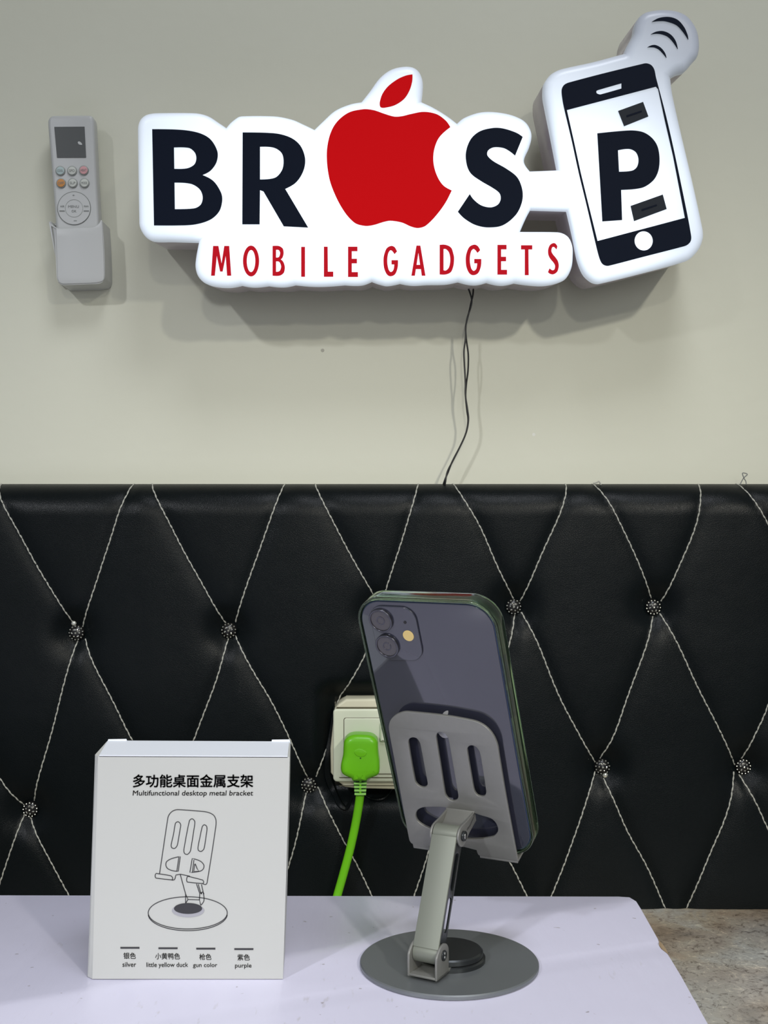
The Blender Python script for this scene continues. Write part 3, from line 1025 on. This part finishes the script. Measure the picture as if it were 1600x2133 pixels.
def lead_pts(src, off):
    n = len(src)
    out = [Vector((W(*ZC(*src[0]), WY - 0.045).x, WY - 0.045, W(*ZC(*src[0]), WY - 0.045).z + 0.012))]
    for i, p in enumerate(src):
        y = WY - 0.030 + 0.006 * (i / n) + off
        out.append(W(*ZC(*p), y))
    out.append(out[-1] + Vector((-0.004, 0.012, -0.02)))
    return smooth3(out, 6)


obj('wire', tube_bm(lead_pts(ca, 0.0), 0.00085, 8), 'wire', lead, True)
obj('wire', tube_bm(lead_pts(cb, 0.0018), 0.00085, 8), 'wire', lead, True)

# ------------------------------------------------------------------ remote control in its cradle
Z1 = lambda u, v, *k: (50 + u / 4.0, 200 + v / 4.0, *k)
RF, RB = 1.170, 1.187
rc = thing('remote_control', 'white air conditioner remote with grey display resting in its wall cradle', 'remote control', (*W(160, 585, RF),))
body = path([Z1(*p) for p in ((195, 210), (208, 175), (240, 158), (540, 155), (572, 175), (582, 230), (600, 620), (625, 1080), (650, 1480, 1), (290, 1500, 1), (262, 1090), (225, 600), (200, 300))])
px_plate('remote_body', [body], RF, RB, 'remote', rc, 0.0035, 4)
px_plate('display_screen', [[Z1(*p) for p in ((252, 257), (504, 255), (516, 512), (275, 513))]], RF - 0.0006, RF + 0.001, 'lcd', rc)
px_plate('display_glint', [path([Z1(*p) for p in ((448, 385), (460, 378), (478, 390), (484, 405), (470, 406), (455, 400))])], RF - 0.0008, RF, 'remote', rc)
BTN = [(301, 622, 'teal', 'COOL'), (399, 622, 'pale', 'SPD'), (496, 618, 'pink', 'HEAT'), (307, 725, 'orange', 'OFF'), (404, 724, 'pale', 'SLP'), (502, 724, 'pale', 'MODE')]
for u, v, mt, word in BTN:
    cx, cy = Z1(u, v)
    b = px_plate('button', [ell(cx, cy, 10.2, 10.2, 28)], RF - 0.0014, RF + 0.0005, 'rim', rc, 0.0006)
    c = px_plate('button_cap', [ell(cx, cy - 0.3, 8.3, 8.3, 28)], RF - 0.0021, RF - 0.0012, mt, b, 0.0004)
    c['label'] = {'teal': 'pale teal cap', 'pale': 'pale grey cap', 'pink': 'pink cap', 'orange': 'orange cap'}[mt]
    px_text('button_print', word, ((cx - 6.0, cy - 2.6), (cx + 6.0, cy - 2.6), (cx + 6.0, cy + 2.6), (cx - 6.0, cy + 2.6)), RF - 0.0022, 'mark', b)
cx, cy = Z1(417, 935)
d = px_plate('dial_pad', [ell(cx, cy, 35, 35, 56)], RF - 0.0005, RF + 0.0005, 'mark', rc)
px_plate('dial_plate', [ell(cx, cy, 33.6, 33.6, 56)], RF - 0.0011, RF - 0.0004, 'remote', d)
px_plate('centre_ring', [ell(cx, cy, 18.6, 18.6, 44), ell(cx, cy, 17.9, 17.9, 44)], RF - 0.0014, RF - 0.0009, 'rim', d)
for s_, a, b_, w_, h_ in (('MENU', -1, -3.5, 11, 4), ('OK', 0, 6, 5, 4), ('+', -1, -27, 2.5, 2.5), ('-', 2.5, 26, 3, 0.8), ('AIR', -24.5, -4, 4.5, 3), ('FAN', 25.5, -4, 4.5, 3)):
    px_text('dial_print', s_, ((cx + a - w_, cy + b_ - h_ / 1.6), (cx + a + w_, cy + b_ - h_ / 1.6), (cx + a + w_, cy + b_ + h_ / 1.6), (cx + a - w_, cy + b_ + h_ / 1.6)), RF - 0.0013, 'mark', d)
for a in (-25, 25.5):
    px_plate('dial_mark', [[(cx + a - 5.5, cy + 4.5), (cx + a + 5.5, cy + 4.5), (cx + a + 5.5, cy + 7), (cx + a - 5.5, cy + 7)]], RF - 0.0013, RF - 0.0009, 'mark', d)
# cradle: open-topped pocket, front wall with a dipped rim, side walls, back plate
cr = thing('remote_cradle', 'white plastic wall cradle holding the lower half of the remote', 'remote holder', (*W(165, 592, 1.17),))
CF = RF - 0.0030
front = path([Z1(*p) for p in ((214, 1042, 1), (222, 1062), (262, 1092), (300, 1100), (560, 1092), (610, 1072), (640, 1030, 1), (652, 1042), (668, 1400), (668, 1520), (640, 1550),
                               (560, 1560), (330, 1568), (290, 1550), (276, 1500), (262, 1105), (226, 1085))])
px_plate('pocket_front', [front], CF, CF + 0.0022, 'remote', cr, 0.001, 3)


def wallstrip(name, pts, y0, y1, th):
    """side wall of the pocket following a px polyline, y0 (front) to y1 (wall)"""
    bm = bmesh.new()
    q = [W(a, b, CF) for a, b in pts]
    rows = []
    for i, p in enumerate(q):
        t = (q[min(i + 1, len(q) - 1)] - q[max(i - 1, 0)]).normalized()
        nn = Vector((t.z, 0, -t.x)) * th / 2
        rows.append([bm.verts.new(Vector((p.x, y, p.z)) + s * nn) for y, s in ((y0, 1), (y1, 1), (y1, -1), (y0, -1))])
    for a, b in zip(rows, rows[1:]):
        for k in range(4):
            bm.faces.new((a[k], a[(k + 1) % 4], b[(k + 1) % 4], b[k]))
    bm.faces.new(rows[0])
    bm.faces.new(list(reversed(rows[-1])))
    return obj(name, bm, 'remote', cr, True)


sl = path([Z1(*p) for p in ((216, 1044), (232, 1078), (260, 1106), (268, 1300), (277, 1500), (296, 1550), (335, 1566), (560, 1558), (640, 1548), (664, 1500), (660, 1300), (645, 1042))], closed=False, n=5)
wallstrip('pocket_wall', sl, CF + 0.001, WY - 0.0005, 0.0018)
px_plate('mounting_plate', [[Z1(*p) for p in ((232, 1060), (640, 1050), (655, 1540), (285, 1555))]], RB + 0.002, WY - 0.0005, 'remote', cr, 0.001)

# ------------------------------------------------------------------ carton
BY0, BY1 = 0.6800, 0.7255
ct = thing('product_carton', 'white carton printed with a phone stand drawing, standing on the lavender table', 'box', (*onz(388, 2041, TZ),))
FT = [W(204.5, 1575, BY0), W(603.5, 1577, BY0)]
FBm = [W(192.5, 2040, BY0), W(589.5, 2042, BY0)]
for p in FBm:
    p.z = TZ + 0.0004
sh = (FBm[0] - FT[0])
BTp = [W(223, 1544, BY1), W(605.5, 1546, BY1)]
BBm = [BTp[0] + Vector((sh.x, 0, 0)), BTp[1] + Vector((sh.x, 0, 0))]
for p in BBm:
    p.z = TZ + 0.0004
OT, OB = W(198, 1572, BY0 + 0.0035), W(182.5, 2036, BY0 + 0.0035)
OB.z = TZ + 0.0004
bm = bmesh.new()


def quadgrid(A, B_, C_, D, nu, nv, bulge=Vector((0, 0, 0))):
    vv = []
    for i in range(nu + 1):
        col = []
        for j in range(nv + 1):
            u, v = i / nu, j / nv
            p = (A * (1 - u) + B_ * u) * (1 - v) + (D * (1 - u) + C_ * u) * v
            p = p + bulge * (16 * u * (1 - u) * v * (1 - v)) ** 0.6
            col.append(bm.verts.new(p))
        vv.append(col)
    for i in range(nu):
        for j in range(nv):
            bm.faces.new((vv[i][j], vv[i + 1][j], vv[i + 1][j + 1], vv[i][j + 1]))


quadgrid(FBm[0], FBm[1], FT[1], FT[0], 8, 8)
quadgrid(BBm[1], BBm[0], BTp[0], BTp[1], 1, 1)
quadgrid(BBm[0], OB, OT, BTp[0], 4, 8)
quadgrid(OB, FBm[0], FT[0], OT, 2, 8, Vector((-0.0006, -0.0004, 0)))
quadgrid(FBm[1], BBm[1], BTp[1], FT[1], 8, 8, Vector((0.0006, 0, 0)))
bm.faces.new([bm.verts.new(p) for p in (OB, BBm[0], BBm[1], FBm[1], FBm[0])])
bm.faces.new([bm.verts.new(p) for p in (OT, FT[0], FT[1], BTp[1], BTp[0])])
bmesh.ops.remove_doubles(bm, verts=bm.verts, dist=0.0002)
cb_ = obj('carton_body', bm, 'card', ct)
# top lid panel with its front fold and the two dust flaps poking up behind it
bm = bmesh.new()
up = Vector((0, 0, 0.0006))
A0 = [FT[0] + Vector((0.0006, 0.0, 0)) + up, FT[1] - Vector((0.0012, 0, 0)) + up, BTp[1] + Vector((-0.0008, -0.0006, 0)) + up, BTp[0] + Vector((0.0006, -0.0006, 0)) + up]
tv = [bm.verts.new(p) for p in A0]
bv = [bm.verts.new(p - up * 1.6) for p in A0]
bm.faces.new(tv)
bm.faces.new(list(reversed(bv)))
for i in range(4):
    j = (i + 1) % 4
    bm.faces.new((tv[i], bv[i], bv[j], tv[j]))
obj('lid', bm, 'card_lit', ct)


def flap(x_px0, x_px1, y_top, y_base):
    Yb = BY1 - 0.001
    pts = [(x_px0, y_base), (x_px0 + 1.5, y_top), (x_px1 - 1, y_top - 0.5), (x_px1 + 2, y_base)]
    return px_plate('dust_flap', [pts], Yb, Yb + 0.0007, 'card_lit', ct)


flap(224, 264, 1540, 1548)
flap(565, 604, 1541, 1549)

IY = BY0 - 0.00012
ZB = lambda u, v, *k: (170 + u / 3.404, 1520 + v / 3.404, *k)


def bq(x0, y0, x1, y1):
    return (ZB(x0, y0), ZB(x1, y0), ZB(x1, y1), ZB(x0, y1))


px_text('chinese_title', '多功能桌面金属支架', bq(363, 316, 1218, 410), IY, 'ink', ct, 0.024)
px_text('english_title', 'Multifunctional desktop metal bracket', bq(362, 430, 1216, 478), IY, 'inkgrey', ct, 0.006, 0.1)


def line(pts, closed=False, w=2.2):
    q = path([p for p in pts], closed=closed, n=4)
    if closed:
        q = q + [q[0]]
    n = len(q)
    L, Rr = [], []
    for i, p in enumerate(q):
        a, b = q[max(i - 1, 0)], q[min(i + 1, n - 1)]
        if closed and i in (0, n - 1):
            a, b = q[-2], q[1]
        tx, ty = b[0] - a[0], b[1] - a[1]
        l = math.hypot(tx, ty) or 1
        ox, oy = -ty / l * w, tx / l * w
        L.append((p[0] + ox, p[1] + oy))
        Rr.append((p[0] - ox, p[1] - oy))
    return L, Rr


drawing = bmesh.new()


def draw(pts, closed=False, w=3.0):
    L, Rr = line(pts, closed, w)
    tp = [[drawing.verts.new(W(*ZB(*p), BY0) + Vector((0, -0.0002, 0))) for p in s] for s in (L, Rr)]
    for i in range(len(L) - 1):
        drawing.faces.new((tp[0][i], tp[0][i + 1], tp[1][i + 1], tp[1][i]))


draw([(553, 1020), (562, 960), (612, 625), (638, 582), (685, 566), (870, 580), (930, 600), (953, 640), (950, 700), (920, 900), (890, 1085)])
draw([(665, 665), (685, 652), (703, 672), (698, 710), (680, 815), (662, 840), (640, 836), (636, 812), (652, 740)], True)
draw([(765, 645), (785, 631), (803, 652), (798, 700), (773, 855), (752, 883), (730, 876), (726, 848), (745, 740)], True)
draw([(855, 690), (870, 673), (888, 687), (888, 720), (870, 838), (850, 862), (829, 855), (826, 830), (840, 760)], True)
draw([(700, 898, 1), (640, 913), (605, 933), (598, 960), (612, 985), (650, 1000), (686, 1003, 1)], True)
draw([(690, 903, 1), (676, 1001, 1)])
draw([(785, 912, 1), (840, 930), (867, 958), (862, 988), (835, 1004), (768, 1012, 1)], True)
draw([(797, 922, 1), (786, 1010, 1)])
draw([(803, 950, 1), (796, 1004, 1), (832, 1003, 1), (820, 985, 1), (806, 950, 1)])
draw([(528, 1018, 1), (630, 1034), (645, 1048), (640, 1064), (530, 1052), (522, 1035)], True)
draw([(640, 1066), (660, 1060), (668, 1030, 1), (700, 1024, 1), (768, 1038, 1)])
draw([(752, 1038, 1), (855, 1064), (866, 1078), (858, 1090), (752, 1080), (745, 1060)], True)
draw([(860, 1092), (880, 1097), (890, 1085)])
draw([(700, 1026, 1), (738, 1165, 1), (738, 1228, 1)])
draw([(738, 1165, 1), (755, 1203, 1), (836, 1206, 1), (845, 1244, 1)])
draw([(755, 1203, 1), (738, 1230, 1)])
draw([(815, 1092, 1), (838, 1160, 1), (836, 1206, 1)])
draw([(850, 1096, 1), (864, 1160), (868, 1210), (846, 1244)])
draw([(828, 1095, 1), (846, 1160, 1), (846, 1150, 1), (852, 1165)])
draw([(846, 1165), (858, 1150), (868, 1165)])
draw([(*p,) for p in ell(753, 1298, 280, 114, 60)], True)
draw([(*p,) for p in ell(753, 1306, 280, 118, 40, 0.05, math.pi - 0.05)])
obj('stand_drawing', drawing, 'ink', ct)
px_plate('drawn_disc_rim', [[ZB(*p) for p in ell(755, 1282, 115, 48, 40)]], BY0 - 0.00025, BY0, 'inklight', ct)
px_plate('drawn_disc', [[ZB(*p) for p in ell(755, 1268, 100, 38, 40)]], BY0 - 0.0004, BY0, 'ink', ct)
for xa, ya in ((275, 1541), (545, 1544), (813, 1547), (1083, 1550)):
    px_plate('printed_bar', [list(bq(xa, ya, xa + 135, ya + 12))], BY0 - 0.00025, BY0, 'ink', ct)
for s_, q in (('银色', (297, 1580, 385, 1625)), ('小黄鸭色', (522, 1583, 698, 1628)), ('枪色', (835, 1588, 921, 1632)), ('紫色', (1105, 1591, 1193, 1636))):
    px_text('chinese_caption', s_, bq(*q), IY, 'inkgrey', ct, 0.008)
for s_, q in (('silver', (290, 1647, 387, 1681)), ('little yellow duck', (460, 1650, 755, 1692)), ('gun color', (790, 1653, 962, 1692)), ('purple', (1088, 1656, 1205, 1696))):
    px_text('english_caption', s_, bq(*q), IY, 'inkgrey', ct, 0.004)

# ------------------------------------------------------------------ phone stand
PSI, ALP = math.radians(28.0), math.radians(23.2)
dv = Vector((math.sin(PSI), math.cos(PSI), 0))
rv = Vector((math.cos(PSI), -math.sin(PSI), 0))
zv = Vector((0, 0, 1))
C0 = Vector((0.0383, 0.7020, TZ))
SF3 = Matrix(((rv.x, dv.x, 0, C0.x), (rv.y, dv.y, 0, C0.y), (0, 0, 1, C0.z), (0, 0, 0, 1)))     # (s, t, z) -> world
SF_SIDE = SF3 @ Matrix(((0, 0, 1, 0), (1, 0, 0, 0), (0, 1, 0, 0), (0, 0, 0, 1)))                # (t, z, s) -> world
st = thing('phone_stand', 'gunmetal folding phone stand with a round base plate beside the carton', 'phone stand', C0)
obj('base_plate', lathe_bm([(0, 0), (0.0515, 0), (0.0524, 0.0006), (0.0524, 0.0023), (0.0518, 0.003), (0, 0.003)], C0, 128), 'gundisc', st, True)
obj('swivel_ring', lathe_bm([(0, 0.003), (0.0212, 0.003), (0.0212, 0.0052), (0.0203, 0.0058), (0, 0.0058)], C0, 72), 'gundark', st, True)
obj('swivel_disc', lathe_bm([(0, 0.0058), (0.0192, 0.0058), (0.0198, 0.0064), (0.0198, 0.0088), (0.0188, 0.0096), (0, 0.0096)], C0, 72), 'gundark', st, True)
# U bracket
LT, LZ0 = -0.0275, 0.0162
HW = 0.0093
bm = box_bm(-HW, HW, -0.0362, -0.012, 0.0046, 0.0060, 0.0004, mtx=SF3)
br = obj('base_bracket', bm, 'gun', st, True)
wall_o = rrect(-0.0362, 0.0046, -0.0205, 0.0222, 0.0055)
wall_o = path([(-0.0362, 0.0046, 1), (-0.0205, 0.0046, 1), (-0.0205, 0.0170), (-0.0225, 0.0208), (-0.0265, 0.0225), (-0.031, 0.0215), (-0.0345, 0.0190), (-0.0362, 0.0160)])
for s_ in (-1, 1):
    a, b = (HW - 0.0014, HW) if s_ > 0 else (-HW, -HW + 0.0014)
    frame_plate('bracket_wall', [wall_o], a, b, 'gun', SF_SIDE, br, 0.0003)
frame_plate('hinge_screw', [ell(LT, LZ0, 0.0030, 0.0030, 28)], HW, HW + 0.0007, 'gundark', SF_SIDE, st, 0.0002)
for da in (0.0011, -0.0011):
    frame_plate('screw_slot', [ell(LT, LZ0 + da, 0.0007, 0.0009, 12)], HW + 0.0006, HW + 0.0010, 'steel', SF_SIDE, st)

# phone frame
sc = 1.129
PW, PH, PT = 0.075 * sc, 0.150 * sc, 0.0088
PC = Vector((0.032697 * sc, 0.622995 * sc, CZ - 0.113826 * sc))
uv = (zv * math.cos(ALP) - dv * math.sin(ALP)).normalized()
nv = rv.cross(uv).normalized()
PM = Matrix(((rv.x, uv.x, nv.x, PC.x), (rv.y, uv.y, nv.y, PC.y), (rv.z, uv.z, nv.z, PC.z), (0, 0, 0, 1)))
CAMP = Vector((0, 0, CZ))


def onp(px, py, c=0.0):
    """measurement in the photo -> (a, b) in the phone's own plane at height c above its back"""
    d = Vector(((px - 800) / F, 1.0, -(py - 1066.5) / F))
    o = PC + nv * c
    t = (o - CAMP).dot(nv) / d.dot(nv)
    p = CAMP + d * t - o
    return (p.dot(rv), p.dot(uv))


ZP = lambda u, v, c, *k: (*onp(720 + u / 3.441, 1200 + v / 3.441, c), *k)
ZQ = lambda u, v, c, *k: (*onp(850 + u / 5.714, 1640 + v / 5.714, c), *k)
# upper pivot: ray through the photographed hinge met with the stand's centre plane
dray = Vector(((934 - 800) / F, 1.0, -(1737 - 1066.5) / F))
tt = (C0 - CAMP).dot(rv) / dray.dot(rv)
UP = CAMP + dray * tt - C0
UT, UZ = UP.dot(dv), UP.z
adir = Vector((UT - LT, UZ - LZ0)).normalized()
anrm = Vector((-adir.y, adir.x))         # towards the camera side (negative t)
LEN = math.hypot(UT - LT, UZ - LZ0)


def arm_pt(l, h):
    return (LT + adir.x * l + anrm.x * h, LZ0 + adir.y * l + anrm.y * h)


AW = 0.0079
BR_ = 0.0056
arm = obj('arm', bmesh.new(), 'gunarm', st)
# front face plate of the arm
fp = [arm_pt(*p) for p in ((0.002, BR_), (LEN - 0.002, BR_), (LEN - 0.002, BR_ - 0.0016), (0.002, BR_ - 0.0016))]
me = extrude_mesh([fp], -AW, AW, 0.0003, 1)
me.transform(SF_SIDE)
bpy.data.objects.remove(arm)
arm = obj('arm', me, 'gunarm', st, True)
side = [arm_pt(*p) for p in ((0.006, BR_ - 0.001), (LEN - 0.005, BR_ - 0.001), (LEN - 0.005, -0.0040), (0.006, -0.0040))]
slot1 = [arm_pt(*p) for p in rrect(0.012, -0.0026, LEN * 0.47, 0.0026, 0.0024)]
slot2 = [arm_pt(*p) for p in rrect(LEN * 0.53, -0.0026, LEN - 0.010, 0.0026, 0.0024)]
for a, b in ((-AW, -AW + 0.0012), (AW - 0.0012, AW)):
    frame_plate('arm_side', [side, slot1, slot2], a, b, 'gundark', SF_SIDE, arm, 0.0002)
for (t_, z_) in ((LT, LZ0), (UT, UZ)):
    frame_plate('hinge_barrel', [ell(t_, z_, BR_, BR_, 36)], -AW + 0.0002, AW - 0.0002, 'gunarm', SF_SIDE, arm, 0.0003)

# back plate in the phone's plane
c1 = 0.0058
c0 = c1 - 0.0018
plate_o = path([ZP(*p[:2], c1, *p[2:]) for p in (
    (455, 1890), (430, 1760), (345, 1300), (310, 1110), (312, 1055), (335, 1015), (380, 985), (440, 974), (700, 1000), (900, 1035), (980, 1066), (1045, 1125),
    (1085, 1205), (1100, 1290), (1150, 1590), (1234, 2046, 1), (958, 2003), (946, 1990), (938, 1966, 1), (850, 1943, 1), (600, 1937, 1), (480, 1921))], n=5)
sl1 = path([ZP(u, v, c1) for u, v in ((449, 1200), (455, 1170), (482, 1158), (512, 1168), (534, 1205), (560, 1340), (586, 1480), (580, 1505), (553, 1516), (520, 1503), (497, 1470), (470, 1330))])
sl2 = path([ZP(u, v, c1) for u, v in ((648, 1160), (656, 1130), (680, 1119), (714, 1135), (738, 1175), (772, 1370), (806, 1568), (800, 1600), (772, 1613), (737, 1600), (712, 1560), (680, 1360))])
sl3 = path([ZP(u, v, c1) for u, v in ((870, 1250), (880, 1224), (905, 1215), (938, 1230), (962, 1270), (985, 1400), (1006, 1540), (1000, 1570), (975, 1581), (940, 1570), (918, 1530), (893, 1390))])
hole = path([ZQ(*p[:2], c1, *p[2:]) for p in ((392, 236, 1), (200, 238), (120, 268), (90, 330), (110, 400), (180, 455), (290, 505), (450, 565), (650, 612), (850, 615), (1000, 592), (1058, 545),
                                             (1070, 490), (1040, 420), (980, 370), (850, 330), (705, 278, 1))])
frame_plate('back_plate', [plate_o, sl1, sl2, sl3, hole], c0, c1, 'gun', PM, st, 0.0004)
# two hooks that fold under the phone
pb = -PH / 2 - 0.0032
for (ua, va), (ub, vb) in (((480, 1921), (600, 1937)), ((960, 2004), (1232, 2046))):
    a0, b0 = ZP(ua, va, c1)
    a1, b1 = ZP(ub, vb, c1)
    bb = -0.0842
    h_ = box_bm(a0, a1, bb - 0.0016, bb, -PT - 0.010, c1, 0.0005, mtx=PM)
    box_bm(a0, a1, bb - 0.0016, max(b0, b1) + 0.003, c0 + 0.0001, c1 - 0.0001, 0.0003, bm=h_, mtx=PM)
    box_bm(a0, a1, bb - 0.0016, bb + 0.008, -PT - 0.0115, -PT - 0.0098, 0.0005, bm=h_, mtx=PM)
    obj('support_hook', h_, 'gun', st, True)
# tongue bent out of the plate to the upper hinge, with its two ears
fa, fb = ZQ(392, 236, c1), ZQ(705, 278, c1)
toL = PM @ Vector((fa[0], fa[1], c1))
toR = PM @ Vector((fb[0], fb[1], c1))
mid = (toL + toR) / 2 - C0
ft, fz = mid.dot(dv), mid.z
TW = HW
tng = path([(ft + 0.0008, fz + 0.0008), (ft - 0.0006, fz - 0.0006), ((ft * 0.6 + UT * 0.4), (fz * 0.55 + UZ * 0.45) - 0.0012), (UT + BR_ * 1.02, UZ + BR_ * 0.55),
            (UT + BR_ * 1.10, UZ + BR_ * 0.20), ((ft * 0.6 + UT * 0.4) + 0.0014, (fz * 0.55 + UZ * 0.45) - 0.0026), (ft + 0.0018, fz - 0.0016)])
me = extrude_mesh([tng], -TW, TW, 0.0002, 1)
me.transform(SF_SIDE)
tongue = obj('hinge_tongue', me, 'gun', st, True)
ear = path([(ft + 0.001, fz, 1), ((ft + UT) / 2 - 0.001, (fz + UZ) / 2 + 0.0022), (UT - BR_ * 0.55, UZ + BR_ * 0.9), (UT - BR_ * 1.1, UZ), (UT - BR_ * 0.5, UZ - BR_ * 1.0), (UT + BR_ * 0.6, UZ - BR_ * 0.95),
            (UT + BR_ * 1.6, UZ - 0.001), (ft + 0.003, fz - 0.006, 1)])
for s_ in (-1, 1):
    a, b = (TW - 0.0013, TW) if s_ > 0 else (-TW, -TW + 0.0013)
    frame_plate('hinge_ear', [ear], a, b, 'gun', SF_SIDE, tongue, 0.0003)
frame_plate('hinge_screw', [ell(UT, UZ, 0.0030, 0.0030, 28)], TW, TW + 0.0016, 'gundark', SF_SIDE, st, 0.0003)
frame_plate('screw_slot', [ell(UT - 0.0006, UZ, 0.0006, 0.0016, 12)], TW + 0.0014, TW + 0.0019, 'steel', SF_SIDE, st)

# ------------------------------------------------------------------ phone
ph = thing('smartphone', 'dark blue smartphone in a clear case, back to the viewer, leaning on the metal stand', 'phone', PC)
pr = 0.0150
PB = -PH / 2 + 0.0025
pout = rrect(-PW / 2, PB, PW / 2, PH / 2, pr, 10)
frame_plate('metal_frame', [pout], -PT, -0.0004, 'frame', PM, ph, 0.0010, 3)
ins = 0.0009
frame_plate('back_glass', [rrect(-PW / 2 + ins, PB + ins, PW / 2 - ins, PH / 2 - ins, pr - ins, 10)], -0.0007, 0.0, 'glass_back', PM, ph, 0.00025, 2)
frame_plate('screen_glass', [rrect(-PW / 2 + ins, PB + ins, PW / 2 - ins, PH / 2 - ins, pr - ins, 10)], -PT - 0.0004, -PT + 0.0002, 'lens', PM, ph)
co = 0.0016
frame_plate('clear_case', [rrect(-PW / 2 - co, PB - co, PW / 2 + co, PH / 2 + co, pr + co, 12), rrect(-PW / 2 - 0.0001, PB - 0.0001, PW / 2 + 0.0001, PH / 2 + 0.0001, pr, 12)],
            -PT - 0.0012, 0.0006, 'case', PM, ph, 0.0005, 2)
ZK = lambda u, v, c, *k: (*onp(740 + u / 5.0, 1220 + v / 5.0, c), *k)
tl = ZK(130, 205, 0.001)
brn = ZK(722, 790, 0.001)
bump = frame_plate('camera_island', [rrect(tl[0], brn[1], brn[0], tl[1], 0.0085, 8)], 0.0, 0.0013, 'glass_back', PM, ph, 0.0005, 3)
LR = 0.0066 * sc
for (u, v) in ((268, 362), (335, 628)):
    a, b = ZK(u, v, 0.002)
    ring = frame_plate('camera_lens', [ell(a, b, LR, LR, 40), ell(a, b, LR * 0.84, LR * 0.84, 40)], 0.001, 0.0031, 'lensring', PM, ph, 0.0004)
    frame_plate('lens_glass', [ell(a, b, LR * 0.84, LR * 0.84, 36)], 0.001, 0.0024, 'lens', PM, ring)
    frame_plate('inner_lens', [ell(a, b, LR * 0.36, LR * 0.36, 28), ell(a, b, LR * 0.28, LR * 0.28, 28)], 0.0023, 0.0026, 'lensring', PM, ring)
a, b = ZK(553, 522, 0.0015)
frame_plate('flash', [ell(a, b, 0.0034, 0.0034, 28)], 0.001, 0.0016, 'flash', PM, ph)
a, b = ZK(518, 383, 0.0015)
frame_plate('microphone_hole', [ell(a, b, 0.0009, 0.0009, 16)], 0.001, 0.0016, 'black', PM, ph)
k = 0.0195 / 852
la, lb = ZP(722, 1064, 0.0)
em = lambda p: (la + (p[0] - 430) * k, lb - (p[1] - 574) * k, *p[2:])
frame_plate('back_emblem', [path([em(p) for p in APPLE]), path([em(p) for p in LEAF])], -0.0001, 0.00012, 'logo', PM, ph)
for y in (0.25, 0.12):
    h_ = box_bm(PW / 2 - 0.0002, PW / 2 + 0.0005, PH * y - 0.009, PH * y + 0.009, -PT * 0.62, -PT * 0.38, 0.0002, mtx=PM)
    obj('side_button', h_, 'frame', ph, True)
bpy.context.view_layer.update()
